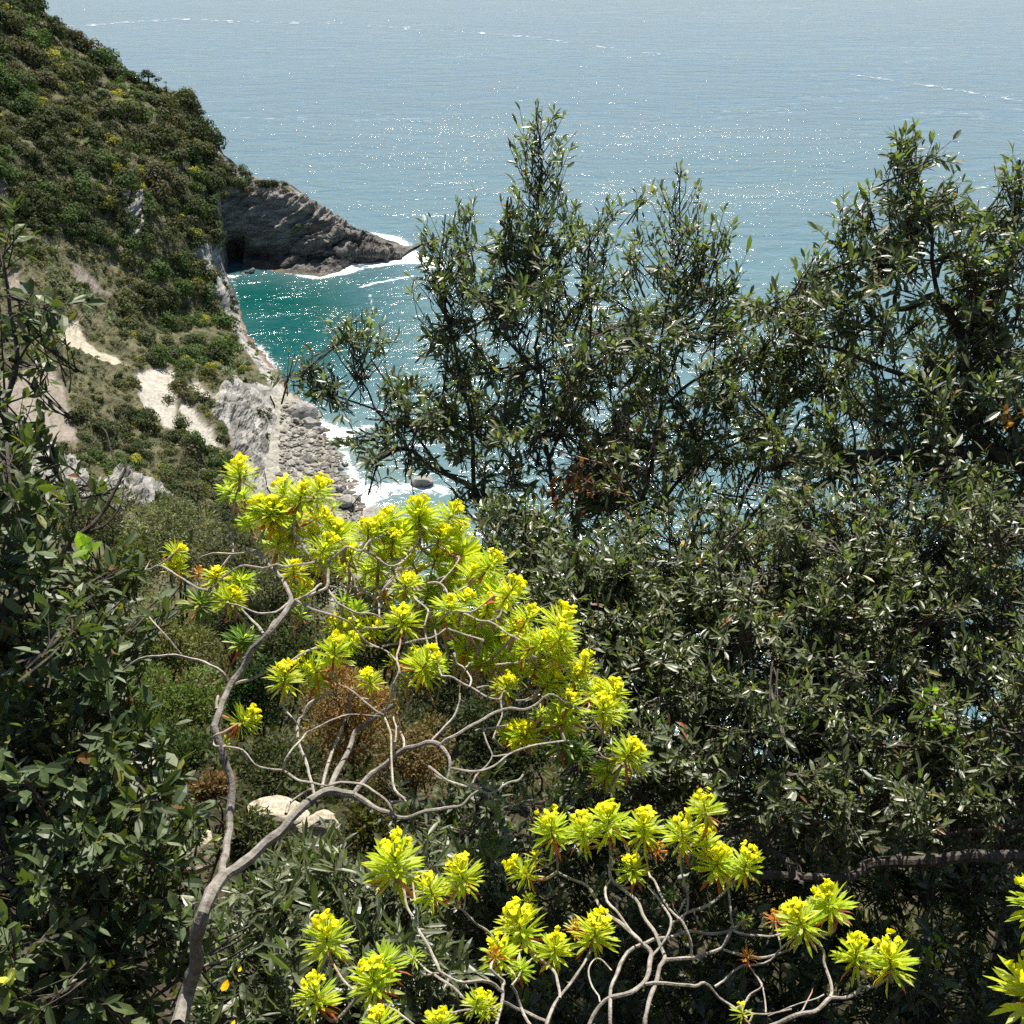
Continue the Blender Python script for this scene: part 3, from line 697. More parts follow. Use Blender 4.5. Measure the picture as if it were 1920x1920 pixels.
for (u, v, y, r, kn, lb) in ((512, 345, 297, 2.6, 'dark', 'dark rounded bush on top of the headland, seaward one of the pair'), (492, 342, 297, 2.2, 'dark', 'dark bush on top of the headland, landward one of the pair'), (455, 342, 296, 2.6, 'green', 'leafy green bush over the sea cave cliff'), (432, 342, 294, 2.8, 'dark', 'dark bush where the wooded hillside meets the headland cliff'), (547, 368, 296, 1.3, 'lime', 'yellow green bush on the headland edge, lower one of two'), (538, 356, 297, 1.2, 'lime', 'yellow green bush on the headland edge, upper one of two'), (532, 345, 297, 1.7, 'dark', 'dark bush at the seaward end of the headland bushes'), (470, 354, 293, 1.6, 'olive', 'olive bush hanging over the shaded cliff face'), (597, 398, 295, 1.2, 'tan', 'dry straw tuft on the headland ridge'), (415, 362, 289, 2.3, 'olive', 'olive bush at the head of the dark gully'), (560, 425, 290, 1.1, 'green', 'small green bush clinging to the headland face')):
    o = bpy.data.objects.new('bush', BUSH[kn][gr.integers(4)]); COL.objects.link(o); o.location = at_y(np.array(u), np.array(v), np.array(y)) + np.array([0, 0, -.3 * r]); o.scale = (r, r, r * .9)
    tag(o, lb, 'bush', 'bushes on the headland')

for j in range(26):
    u_, v_ = 0, 0
    while not inpoly(np.array(u_), np.array(v_), [(396, 268), (425, 295), (484, 338), (540, 350), (500, 362), (440, 372), (402, 372)]): u_, v_ = gr.uniform(395, 540), gr.uniform(262, 375)
    kn = ['dark', 'dark', 'olive', 'green', 'brown'][gr.integers(5)]; r = gr.uniform(1.0, 2.4); i_ = np.clip(int((u_ - 330) / 424 * (NA - 1)), 0, NA - 1); k_ = np.abs(project(H[i_, 3:-1])[1] - v_).argmin() + 3
    o = bpy.data.objects.new('bush', BUSH[kn][gr.integers(4)]); COL.objects.link(o); o.location = H[i_, k_] - np.array([0, 0, .25 * r]); o.scale = (r, r, r * .95)
    tag(o, look[kn] + ' on the wooded shoulder above the sea cave', 'bush', 'bushes on the headland')

# ------------------------------------------------------------------ boulders
def ico(sub=2):
    import bmesh
    bm = bmesh.new(); bmesh.ops.create_icosphere(bm, subdivisions=sub, radius=1); bm.verts.ensure_lookup_table()
    V = np.array([v_.co for v_ in bm.verts]); T = np.array([[x.index for x in f_.verts] for f_ in bm.faces]); bm.free(); return V, T
IV, IT = ico(2); IV3, IT3 = ico(4); IV8, IT8 = ico(1)
def rock_mesh(seed, V, T, mat=None, cuts=9):
    g = np.random.default_rng(seed); V = V.copy()
    for _ in range(cuts):                                       # planar breaks
        nrm_ = nrm(g.normal(size=3)); h_ = g.uniform(.55, .9); d_ = V @ nrm_; V = V - np.maximum(d_ - h_, 0)[:, None] * nrm_
    V = V * (1 + .10 * fbm(V * 1.7, 3, seed)[:, None]) * np.array([1, .85, .62])
    mb = MB(); mb.add(V, T, None, (1, 1, 1)); return mb.mesh('boulder', mat or M_BOULDER)
SMALL = [rock_mesh(100 + i, IV, IT) for i in range(10)]
def put_rock(mesh, u, v, r_px, label, group=None, z=.1, name='boulder', tintm=None):
    o = bpy.data.objects.new(name, mesh); COL.objects.link(o)
    p_ = at_z(np.array(u), np.array(v), np.array(z)); r_ = r_px / FPX * np.linalg.norm(p_ - CAM)
    o.location = p_; o.scale = (r_, r_, r_ * gr.uniform(.85, 1.2)); o.rotation_euler = (gr.uniform(-.2, .2), gr.uniform(-.2, .2), gr.uniform(0, 6.28))
    return tag(o, label, 'boulder', group)
BIG = [rock_mesh(300 + i, IV3, IT3, M_BOULDER, 14) for i in range(4)]
put_rock(BIG[0], 566, 775, 33, 'largest grey boulder leaning against the foot of the pale cliff', z=1.4)
put_rock(BIG[1], 582, 795, 21, 'grey block at the water edge with deep shade under it', z=.8)
put_rock(BIG[2], 697, 968, 34, 'big rounded boulder with dark wet side at the water below the yellow flowers', z=.9)
put_rock(BIG[3], 652, 942, 22, 'tan rounded boulder at the water edge left of the big wet one', z=.9)
put_rock(BIG[0], 640, 915, 12, 'small tan boulder just above the tan rounded one', z=.7)
put_rock(BIG[1], 676, 706, 20, 'pale half drowned rock out in the water behind oak leaves', z=.2)
put_rock(BIG[2], 578, 845, 10, 'small dark wet stone alone on the shingle', z=.9)
put_rock(BIG[3], 792, 905, 26, 'tan rock washed by surf below the oak branch', z=.2)
put_rock(BIG[1], 472, 507, 7, 'pale fallen block on the floor of the sea cave', z=.6)
put_rock(BIG[2], 455, 513, 4.5, 'small fallen stone at the mouth of the sea cave', z=.4)
put_rock(BIG[0], 438, 580, 12, 'dark jagged rock at the corner of the cove', z=1.2)
BP = [(545, 770), (575, 800), (610, 800), (650, 870), (664, 915), (690, 960), (690, 1000), (560, 1000), (540, 930), (534, 850)]
cnt = 0
while cnt < 175:
    u_, v_ = gr.uniform(530, 700), gr.uniform(765, 1000)
    if not inpoly(np.array(u_), np.array(v_), BP): continue
    cnt += 1; r_ = gr.gamma(2.2, 1.7) + 2.0
    sb_ = np.clip((u_ - np.interp(v_, rows[:, 0], rows[:, 1])) / 110, 0, 1)
    put_rock(SMALL[gr.integers(10)], u_, v_, min(r_, 12), 'grey weathered stone among many on the shingle beach', 'loose stones on the shingle beach', z=2.0 * (1 - sb_) ** 1.5 + .25)

# pebbles and cobbles too many to count
mb = MB(); k_ = 0
while k_ < 2600:
    u_, v_ = gr.uniform(525, 760), gr.uniform(755, 1100); lo_, hi_ = np.interp(v_, rows[:, 0], rows[:, 1]), np.interp(v_, rows[:, 0], rows[:, 2])
    if not lo_ - 8 < u_ < hi_ + 3: k_ += .2; continue
    k_ += 1; sb_ = np.clip((u_ - lo_ + 14) / (hi_ - lo_ + 22), 0, 1); p_ = at_z(np.array(u_), np.array(v_), np.array(2.4 * (1 - sb_) ** 1.5 - .45 * sb_ ** 3 + .1)); r_ = gr.gamma(1.6, .14) + .10
    V = IV8 * gr.uniform(.7, 1.3, (len(IV8), 1)) * np.array([1, .8, .6]) * r_; mb.add(V + p_, IT8, None, np.array([1, .98, .93]) * gr.uniform(.5, 1.25))
tag(mb.build('shingle', M_BOULDER), 'small stones and cobbles of the shingle beach', 'stones', kind='stuff')
# ------------------------------------------------------------------ holm oaks and near shrubs
UNIT = {}
def unit_leaf(key, width, cols, mat, **k):
    """a few leaves of unit length that the single leaf objects share"""
    if key not in UNIT:
        UNIT[key] = []
        for c, cv_ in cols:
            mb = MB(); add_leaves(mb, np.zeros((1, 3)), np.array([[0, 1., 0]]), np.array([[0, 0, 1.]]), 1.0, width, np.array(c), fold=.25, curl=cv_, **k)
            UNIT[key].append(mb.mesh('leaf', mat))
    return UNIT[key]

def leaf_object(mesh, parent, p, d, n, L):
    d = d / np.linalg.norm(d); n = n - d * (n @ d); n = n / (np.linalg.norm(n) + 1e-9); x = np.cross(d, n)
    o = bpy.data.objects.new('leaf', mesh); COL.objects.link(o); o.parent = parent
    po = np.array(parent['_o']); M = Matrix(((x[0] * L, d[0] * L, n[0] * L, p[0] - po[0]), (x[1] * L, d[1] * L, n[1] * L, p[1] - po[1]), (x[2] * L, d[2] * L, n[2] * L, p[2] - po[2]), (0, 0, 0, 1)))
    o.matrix_basis = M; return o

def px_line(txt):
    return np.array([[float(x) for x in q.split(',')] for q in txt.split()])

OAK_COLS = np.array([(.105, .125, .050), (.132, .150, .062), (.074, .096, .044), (.160, .185, .055), (.180, .185, .100)])
def oak_colors(g, n, dull=1.0):
    c = OAK_COLS[g.choice(5, n, p=[.34, .25, .2, .11, .10])] * g.uniform(.75, 1.3, (n, 1))
    r = g.uniform(size=n); c[r < .010] = (.28, .12, .05); c[(r > .010) & (r < .035)] = (.26, .22, .05)
    return c * dull

def foliage(root, blobs, n, depth, leaf, g, spires=(), kleaf=(6, 11), up=.55, nobj=300, wrel=.29, dull=1.0, twig=(.05, .13), colors=None, key='oak', fuzz=.22, droop=0., mat=None):
    """leafy twigs filling rounded clumps (u, v, ru, rv[, weight, depth offset]) and tapering upright shoots"""
    C, T, Bs, STEM = [], [], [], []
    wt = np.array([b[2] * b[3] * (b[4] if len(b) > 4 else 1) for b in blobs]); cnts = np.round(n * wt / wt.sum()).astype(int) if len(blobs) else []
    for b, k in zip(blobs, cnts):
        u0, v0, ru, rv = b[:4]; off = b[5] if len(b) > 5 else 0
        if k < 1: continue
        m = max(1, int(round(k / 6.5)))                              # branchlets, each with several leafy twigs along it
        r = np.sqrt(g.uniform(0, 1, m)) * (1 + .15 * g.normal(size=m)); a = g.uniform(0, 2 * math.pi, m)
        d0 = depth(u0, v0) + off; th = fuzz + .5 * (ru + rv) / FPX * d0
        dd = g.normal(size=m) * .55 * np.sqrt(np.clip(1 - r * r, .06, 1))
        c0 = at_depth(u0 + ru * r * np.cos(a), v0 + rv * r * np.sin(a), d0 + dd * th); ctr = at_depth(np.array(u0), np.array(v0), np.array(d0))
        ax_ = nrm(nrm(c0 - ctr) * .7 + np.array([0, 0, up]) + .5 * g.normal(size=(m, 3))); ln_ = leaf * g.uniform(2.2, 4.6, m)
        w = np.arange(k) % m; s0 = g.uniform(-.5, .5, k)
        side = rand_dir(k); c = c0[w] + ax_[w] * (s0 * ln_[w])[:, None] + side * (leaf * (.75 - .5 * s0))[:, None]
        t = nrm(ax_[w] + .55 * side + .25 * g.normal(size=(k, 3)) + np.array([0, 0, .12]))
        C.append(c); T.append(t); Bs.append(c0[w] + ax_[w] * ((s0 - .45) * ln_[w])[:, None])
        for j in range(m):
            STEM.append((c0[j] - ax_[j] * ln_[j] * .95 + (ctr - c0[j]) * .12, c0[j] - ax_[j] * ln_[j] * .3, c0[j] + ax_[j] * ln_[j] * .5))
    for ax, rad, k in spires:
        ax = px_line(ax); rad = np.array(rad, float); L_ = np.concatenate([[0], np.cumsum(np.hypot(*np.diff(ax, axis=0).T))]); L_ /= L_[-1]
        w = rad + 12; cdf = np.interp(np.linspace(0, 1, 200), L_, w).cumsum(); cdf /= cdf[-1]
        s_ = np.interp(g.uniform(size=k), cdf, np.linspace(0, 1, 200)); u_, v_, r_ = np.interp(s_, L_, ax[:, 0]), np.interp(s_, L_, ax[:, 1]), np.interp(s_, L_, rad)
        d0 = depth(u_.mean(), v_.mean()); side = g.uniform(-1, 1, k) * (1 + .1 * g.normal(size=k))
        c = at_depth(u_ + side * r_, v_ + g.normal(size=k) * 6, d0 + g.normal(size=k) * r_ / FPX * d0 * .6); b = at_depth(u_, v_ + np.abs(side) * r_ * .9 + 18, np.full(k, d0))
        t = nrm(nrm(c - b) * .8 + np.array([0, 0, .75]) + .3 * g.normal(size=(k, 3)))
        C.append(c); T.append(t); Bs.append(b)
    C, T, Bs = np.concatenate(C), np.concatenate(T), np.concatenate(Bs); m_ = len(C)
    # twigs
    mb = MB(); tl = g.uniform(*twig, m_) * 1.6
    for q_ in STEM: tube(mb, q_, [.0042, .0034, .0016], 4, (1.1, 1.1, 1.1), cap=False)
    for i in range(m_):
        e = C[i] + T[i] * tl[i] * .42; st_ = C[i] - T[i] * tl[i] * .5; far = Bs[i] - C[i]; fl = np.linalg.norm(far)
        p0 = st_ + far / (fl + 1e-6) * min(fl, tl[i] * 1.3)
        tube(mb, [p0, st_, e], [.0030, .0022, .0009], 3, (.9, .9, .9), cap=False)
    mb.build('twigs', M_BARK_OAK, root)['kind'] = 'stuff'
    # leaves
    kk = g.integers(kleaf[0], kleaf[1], m_); idx = np.repeat(np.arange(m_), kk); N = len(idx)
    t = T[idx]; s_ = g.uniform(-.35, .45, N)
    x = nrm(np.cross(t, rand_dir(N))); al = np.where(s_ > .3, g.uniform(.15, .9, N), g.uniform(.6, 1.35, N))
    D = nrm(t * np.cos(al)[:, None] + x * np.sin(al)[:, None] + np.array([0, 0, -droop])); P_ = C[idx] + t * (s_ * tl[idx])[:, None]
    Nn = nrm(t * .7 + .45 * g.normal(size=(N, 3)) + np.array([0, 0, .75]))
    L_ = leaf * np.clip(1 + .30 * g.normal(size=N), .4, 1.7); W = L_ * wrel * g.uniform(.75, 1.2, N)
    col = oak_colors(g, N, dull) if colors is None else colors(g, N)
    curl = g.uniform(-.05, .3, N); fold = g.uniform(.05, .5, N)
    mask = np.ones(N, bool)
    if nobj:
        u_, v_, d_ = project(P_ + D * L_[:, None] * .5)
        inside = (u_ > 5) & (u_ < 1915) & (v_ > 5) & (v_ < 1915)
        score = np.where(inside, L_ / d_ * g.uniform(.8, 1.1, N), 0); pick = np.argsort(-score)[:nobj]; mask[pick] = False
        cols = [(c_, cu_) for c_, cu_ in zip(OAK_COLS if colors is None else colors(g, 5), (.05, .15, .25, .1, .2))]
        ms = unit_leaf(key, wrel, cols, mat or M_OAK)
        for i in pick: leaf_object(ms[g.choice(5, p=[.34, .25, .2, .11, .10])], root, P_[i], D[i], Nn[i], L_[i])
    mb = MB(); add_leaves(mb, P_[mask], D[mask], Nn[mask], L_[mask], W[mask], col[mask], fold=fold[mask], curl=curl[mask])
    mb.build('foliage', mat or M_OAK, root)['kind'] = 'stuff'
    return N

def limbs(root, lines, depth, mat, name='branch', col=(1, 1, 1), seed=0):
    """lines: 'start width, end width | u,v u,v ...'; widths in photograph pixels"""
    for i, ln in enumerate(lines):
        w, p_ = ln.split('|'); w = [float(x) for x in w.split(',')]; q = px_line(p_)
        c = catmull(q, 4); d = np.array([depth(a_, b_) for a_, b_ in c]); off = w[2] if len(w) > 2 else 0
        d = d + off; P_ = at_depth(c[:, 0], c[:, 1], d)
        P_[1:-1] += .012 * d[1:-1, None] * .3 * np.stack([vnoise(P_[1:-1] * 9, 5), vnoise(P_[1:-1] * 9, 6), vnoise(P_[1:-1] * 9, 7)], -1)
        r = np.linspace(w[0], w[1], len(P_)) / 2 / FPX * d
        mb = MB(); tube(mb, P_, r, 8, col, .14, seed=i + seed); mb.build(name, mat, root)

def to_ground(root, u, v, d, w, mat, lean=(0, 0)):
    p = at_depth(np.array(u), np.array(v), np.array(d)); g_ = p.copy(); g_[0] += lean[0]; g_[1] += lean[1]; g_[2] = float(bank_z(g_[0], g_[1])) - .1
    r = w / 2 / FPX * d; mb = MB(); P_ = catmull([p, p * .6 + g_ * .4 + [.05, .04, 0], g_], 5)
    tube(mb, P_, np.linspace(r, r * 1.35, len(P_)), 9, (1, 1, 1), .12); mb.build('trunk', mat, root)

# -- the oak with the tall shoots in front of the sea
gA = np.random.default_rng(31)
dA = lambda u, v: 5.0 + .0001 * (u - 1000)
bp_ = at_depth(np.array(1330), np.array(1300), np.array(5.0)); bx, by = bp_[0], bp_[1]
A = thing('holm_oak', (bx, by, float(bank_z(bx, by))), 'evergreen oak with the tallest leafy shoot rising in front of the sea', 'oak tree')
limbs(A, ['26,16|1330,1310 1240,1200 1100,1075 1040,1010 960,965 880,930', '9,2|1045,1010 1030,860 1012,700 1012,500 1008,330 1010,190', '10,2|1190,1150 1190,1000 1215,900 1240,760 1242,640 1272,480 1268,305',
          '9,2|890,935 888,850 880,780 862,680 845,600 828,500 835,402', '14,3|985,985 900,925 840,890 770,852 720,855 690,872', '7,2|905,785 930,750 942,700', '6,2|770,852 730,800 690,740 665,690 668,600', '6,2|840,890 760,800 690,760 600,735 545,722',
          '8,2|1190,1000 1290,880 1330,740 1345,600 1340,480', '7,2|1240,760 1320,700 1420,660 1490,590', '7,2|1030,860 1100,740 1110,600 1105,420', '6,2|1012,700 940,620 900,540 870,410', '10,3|1240,1200 1330,1050 1400,930 1440,800 1480,700', '7,2|1290,880 1400,820 1480,760',
          '5,2|1180,790 1240,860 1300,940', '4,2|1030,930 1110,850 1200,770'], dA, M_BARK_OAK)
to_ground(A, 1330, 1305, 5.0, 30, M_BARK_OAK)
foliage(A, [(1010, 520, 110, 100, 1), (1100, 460, 50, 70, .8), (945, 600, 110, 115), (1080, 650, 150, 150), (860, 560, 60, 110, .8), (830, 700, 95, 110, .9), (690, 690, 95, 65, 1), (620, 715, 55, 48), (565, 715, 28, 20, .8), (540, 706, 14, 14, 1.2), (735, 790, 95, 65, 1.15), (760, 845, 90, 35, 1.1), (690, 880, 45, 40, .6),
            (900, 800, 110, 115, .75), (1000, 800, 150, 130), (1150, 800, 150, 150), (1250, 560, 120, 115), (1325, 510, 48, 70, .9), (1350, 650, 125, 120), (1300, 800, 150, 130), (1440, 650, 75, 70, .7), (1480, 575, 45, 45, .5), (1440, 780, 90, 90, .75), (1540, 660, 70, 60, .8), (1590, 770, 70, 50, .8), (1430, 575, 40, 40, .7), (1500, 640, 60, 60, .9), (1540, 720, 70, 60, .8), (1470, 700, 60, 60, 1.1), (1490, 610, 80, 70, 1.1), (1560, 700, 90, 80, 1.1), (1640, 790, 90, 60, 1.1), (1500, 800, 90, 70, 1.1),
            (950, 945, 100, 50, .8), (1100, 950, 150, 90), (1250, 950, 150, 90), (1400, 930, 120, 90), (1060, 740, 200, 200, .8, .35), (1250, 760, 200, 200, .8, .4), (1000, 470, 60, 60), (1210, 380, 22, 30, .5), (1365, 440, 22, 18, .7)],
        2700, dA, .041, gA, spires=[('1010,205 1012,240 1020,285 1008,340 1008,400 1010,475', (8, 40, 54, 46, 66, 88), 92), ('1268,318 1270,360 1268,400 1265,470', (7, 22, 58, 98), 48), ('835,425 832,460 836,500 850,570', (14, 50, 52, 75), 60), ('668,612 662,650', (16, 60), 26), ('880,400 862,470', (12, 25), 12), ('1105,420 1105,470', (20, 40), 14)])

# -- the oak at the right edge
gB = np.random.default_rng(32)
dB = lambda u, v: 4.5
bp_ = at_depth(np.array(2040), np.array(1500), np.array(4.5)); bx, by = bp_[0], bp_[1]
B = thing('holm_oak', (bx, by, float(bank_z(bx, by))), 'evergreen oak with bare crooked limbs at the right edge of the view', 'oak tree')
to_ground(B, 2040, 1190, 4.5, 60, M_BARK_OAK)
limbs(B, ['46,30|2040,1200 2010,1030 1930,890 1850,840', '30,14|1850,840 1700,850 1600,857 1500,862 1440,880', '20,8|1650,862 1590,880 1550,902 1500,915', '22,8|1850,840 1810,760 1800,640 1760,560 1720,572 1690,577 1678,555', '10,4|1760,560 1757,520 1752,480 1740,400 1712,320 1700,262', '16,5|1930,890 1850,720 1800,680 1815,632 1848,583 1890,500 1907,420 1912,300',
          '12,4|1800,690 1720,705 1660,690 1580,660 1527,645 1480,622', '7,2|1570,655 1558,620 1587,577 1583,517 1600,430', '6,2|1585,577 1630,540 1650,480 1640,420', '7,3|1757,520 1800,460 1850,430', '6,2|1800,640 1860,600 1900,560', '7,2|1700,850 1640,780 1600,740 1590,700', '6,2|1740,400 1790,380 1800,350', '5,2|1678,555 1680,500 1660,440', '8,3|1850,720 1900,700 1960,650', '5,2|1752,480 1700,450 1650,430', '12,4|1560,860 1450,930 1380,1000', '6,2|1600,857 1598,800 1590,760'], dB, M_BARK_OAK, seed=50)
foliage(B, [(1700, 318, 42, 42, .8), (1745, 378, 65, 45, .9), (1620, 430, 62, 48, .9), (1700, 440, 105, 60, .9), (1790, 530, 95, 75, .7), (1640, 515, 65, 50, .65), (1880, 400, 48, 80, .9), (1870, 560, 75, 110, .9), (1560, 480, 36, 30, .6), (1490, 515, 34, 46, .6), (1530, 560, 50, 45, .8), (1600, 600, 70, 50, .7), (1680, 610, 60, 40, .6), (1750, 650, 120, 60, .6), (1860, 720, 105, 100, 1.2), (1700, 760, 110, 55, .7), (1600, 850, 120, 50, .8), (1800, 860, 150, 90, 1.2), (1730, 370, 90, 90, .3), (1960, 620, 90, 200, .6), (1900, 900, 120, 70), (1480, 880, 90, 50, .8)],
        1500, dB, .043, gB, spires=[('1700,278 1702,320', (10, 34), 16), ('1912,310 1900,370', (12, 40), 18), ('1590,395 1585,440', (16, 40), 12)], key='oak')

# -- the low spreading oak that fills the middle right
gC = np.random.default_rng(33)
dC = lambda u, v: 4.15 - .0013 * (v - 950)
bp_ = at_depth(np.array(2020), np.array(1640), np.array(3.4)); bx, by = bp_[0], bp_[1]
Cr = thing('holm_oak', (bx, by, float(bank_z(bx, by))), 'low spreading evergreen oak filling the middle right of the picture', 'oak tree')
to_ground(Cr, 2020, 1560, 3.4, 60, M_BARK_OAK)
limbs(Cr, ['40,18|2020,1570 1960,1420 1850,1312 1765,1310 1700,1320 1620,1332', '14,4|1692,1322 1640,1262 1580,1240 1480,1173 1403,1073 1380,1000', '12,5|1850,1310 1790,1270 1707,1227 1650,1190', '22,10|1960,1420 1800,1440 1600,1460 1423,1447 1347,1423 1280,1387 1200,1350', '10,4|1347,1423 1310,1360 1280,1323 1250,1250', '10,4|1620,1332 1560,1340 1500,1310 1420,1230', '9,3|1850,1310 1870,1200 1860,1100 1830,1010', '7,3|1765,1310 1760,1200 1720,1090', '7,2|1480,1173 1500,1080 1490,1000', '8,3|1600,1460 1500,1400 1440,1330 1400,1290', '6,2|1200,1350 1120,1280 1060,1200 1020,1120', '7,2|1580,1240 1600,1140 1610,1040', '5,2|1423,1447 1330,1490 1240,1500',
           '26,14|2020,1640 1900,1600 1746,1617 1661,1617 1619,1622 1591,1637 1521,1640 1436,1640 1380,1650', '16,9|1492,1655 1470,1611 1442,1586 1417,1553 1380,1560 1340,1570', '9,4|1920,1535 1819,1557 1774,1567 1740,1566 1690,1580', '10,6|1500,1660 1492,1620 1480,1600'], dC, M_BARK_OAK, seed=90)
foliage(Cr, [(1000, 1030, 80, 60, .8), (1090, 1090, 120, 90), (1130, 1200, 110, 100), (1250, 1080, 140, 100), (1230, 1260, 100, 110), (1300, 1380, 110, 90), (1400, 1080, 140, 110), (1400, 1240, 140, 110), (1560, 1060, 150, 120), (1560, 1220, 150, 110), (1720, 1020, 150, 110), (1720, 1180, 150, 110), (1880, 1020, 130, 120), (1880, 1190, 120, 120), (1480, 1390, 140, 90), (1640, 1400, 150, 90), (1800, 1400, 140, 100), (1920, 1380, 80, 120),
             (1250, 1490, 120, 60, .7), (1430, 1500, 130, 60, .75), (1600, 1510, 130, 60, .75), (1760, 1520, 120, 60, .7), (1900, 1500, 80, 70, .7), (1180, 1420, 80, 70), (1050, 1180, 60, 80), (1100, 1300, 70, 70), (1110, 1400, 70, 60), (945, 1015, 60, 60), (985, 1110, 60, 80), (930, 1080, 40, 60, .8), (1060, 1330, 60, 80), (1010, 1230, 50, 70), (1400, 1150, 300, 150, .3, .5), (1750, 1150, 250, 150, .3, .5), (1500, 1330, 300, 120, .3, .45)],
        7000, dC, .0345, gC, wrel=.27, key='oak')

# -- shaded thicket under it
gF = np.random.default_rng(34)
dF = lambda u, v: 4.6 - .0016 * (v - 1500)
bp_ = at_depth(np.array(1350), np.array(1800), np.array(4.2)); bx, by = bp_[0], bp_[1]
Fr = thing('evergreen_thicket', (bx, by, float(bank_z(bx, by))), 'deeply shaded evergreen thicket behind the lower spurge shrub', 'thicket')
limbs(Fr, ['10,4|1350,1925 1330,1800 1290,1690 1230,1600', '8,3|1500,1925 1560,1800 1650,1720', '8,3|1750,1925 1760,1830 1800,1740', '6,3|1000,1925 980,1800 930,1700 900,1620', '6,2|1560,1800 1500,1720 1480,1660', '5,2|1760,1830 1700,1760'], dF, M_BARK_OAK, seed=130)
foliage(Fr, [(u_, v_, 120, 75, 1 if v_ < 1700 else .62) for v_ in (1530, 1620, 1720, 1820, 1900) for u_ in (960, 1120, 1280, 1440, 1600, 1760, 1900)] + [(850, 1560, 110, 70), (880, 1700, 110, 90), (900, 1850, 120, 90), (780, 1500, 60, 50, .5)],
        2900, dF, .043, gF, wrel=.36, key='thicket', dull=.85)

# -- lower left: narrow leaved shrub behind the trunk
gG = np.random.default_rng(35)
dG = lambda u, v: 4.2 - .0018 * (v - 1560)
def g_cols(g, n):
    c = np.array([(.085, .105, .045), (.12, .135, .06), (.065, .085, .038), (.10, .13, .04), (.16, .165, .085)])
    return c[g.integers(0, 5, n)] * g.uniform(.75, 1.25, (n, 1)) if n != 5 else c
bp_ = at_depth(np.array(600), np.array(1800), np.array(3.9)); bx, by = bp_[0], bp_[1]
Gr = thing('laurel_shrub', (bx, by, float(bank_z(bx, by))), 'narrow leaved grey green shrub right of the thick spurge trunk', 'shrub')
limbs(Gr, ['9,3|600,1930 590,1800 560,1700 540,1640', '7,3|640,1930 690,1780 700,1680', '7,3|590,1800 500,1720 470,1660', '6,2|760,1930 770,1800 740,1700', '6,3|720,1740 640,1680 570,1680 530,1690'], dG, M_BARK_OAK, seed=150)
foliage(Gr, [(520, 1700, 95, 75), (640, 1720, 110, 80), (760, 1720, 80, 80, .8), (500, 1830, 100, 85), (620, 1840, 110, 85), (740, 1850, 110, 80), (560, 1640, 110, 45, .9), (430, 1880, 60, 60, .9), (840, 1640, 60, 60, .6), (560, 1900, 200, 40)], 900, dG, .066, gG, wrel=.2, key='laurel', colors=g_cols, up=.7)

# -- the big leaved oak on the left
gD = np.random.default_rng(36)
dD = lambda u, v: 2.95 - .0004 * (v - 1300)
bp_ = at_depth(np.array(-120), np.array(1930), np.array(2.7)); bx, by = bp_[0], bp_[1]
D = thing('holm_oak', (bx, by, float(bank_z(bx, by))), 'evergreen oak with large glossy leaves along the left edge', 'oak tree')
to_ground(D, -120, 1700, 2.75, 110, M_BARK_OAK)
limbs(D, ['60,34|-120,1720 -90,1500 -60,1300 0,1167', '15,4|0,1167 17,1143 67,1117 103,1077 130,1023 173,983 203,940 227,890 235,866', '5,2|160,1000 200,980 227,943 232,900', '8,3|-30,950 50,943 117,928 150,933 200,920 232,900', '6,2|-30,975 20,973 67,960 120,945 180,935', '5,2|143,935 135,960 133,985 140,1000', '16,6|-60,1300 -20,1020 20,920 25,860 10,760 25,690 30,610 0,470', '5,2|25,690 60,640 95,610 108,560', '5,2|15,640 0,600 -20,580', '4,2|10,760 50,740 90,700', '8,3|-90,1480 40,1270 120,1240 200,1230 270,1215', '4,2|190,800 205,850 222,880', '3,1.5|205,840 212,800 205,760', '8,3|-90,1480 60,1420 150,1390 230,1350', '8,3|-100,1600 30,1620 130,1650 260,1600', '7,3|-110,1700 40,1760 120,1740 200,1700', '6,2|130,1650 200,1560 280,1500 300,1470', '5,2|40,1270 100,1180 180,1130 260,1150', '22,10|-100,1560 0,1640 60,1700 110,1780', '5,2|0,960 60,900 110,870'], dD, M_BARK_OAK, seed=180)
gcolD = lambda g, n: OAK_COLS * [.66, .80, .70] if n == 5 else oak_colors(g, n, .75) * [.86, 1.02, .9]
foliage(D, [(10, 470, 26, 28, .9), (50, 580, 50, 26, .9), (85, 620, 34, 40, .7), (85, 675, 30, 26, .9), (20, 700, 22, 22, .8), (0, 610, 20, 20, .6), (40, 880, 80, 60, .8), (120, 890, 50, 45, .8), (60, 970, 80, 50, .5), (40, 1060, 70, 70, .9), (140, 1080, 80, 60, .85), (60, 1180, 95, 80), (180, 1190, 85, 55, .9), (240, 1160, 40, 40, .5), (60, 1300, 110, 80), (180, 1310, 60, 70), (60, 1420, 115, 80), (190, 1430, 75, 70, .9), (270, 1480, 55, 60, .7), (60, 1540, 120, 80), (200, 1560, 100, 80, .9), (300, 1570, 50, 70, .6), (60, 1660, 120, 80, .8), (200, 1690, 110, 75, .9), (310, 1690, 55, 60, .6), (60, 1790, 120, 80, .8), (200, 1810, 110, 80, .9), (60, 1900, 120, 60, .8), (220, 1900, 100, 50, .9), (330, 1810, 50, 60, .5), (110, 1450, 150, 250, .35, .3), (0, 800, 40, 70, .5)],
        1250, dD, .043, gD, wrel=.40, key='big_oak', colors=gcolD, kleaf=(5, 9), mat=M_OAKD)

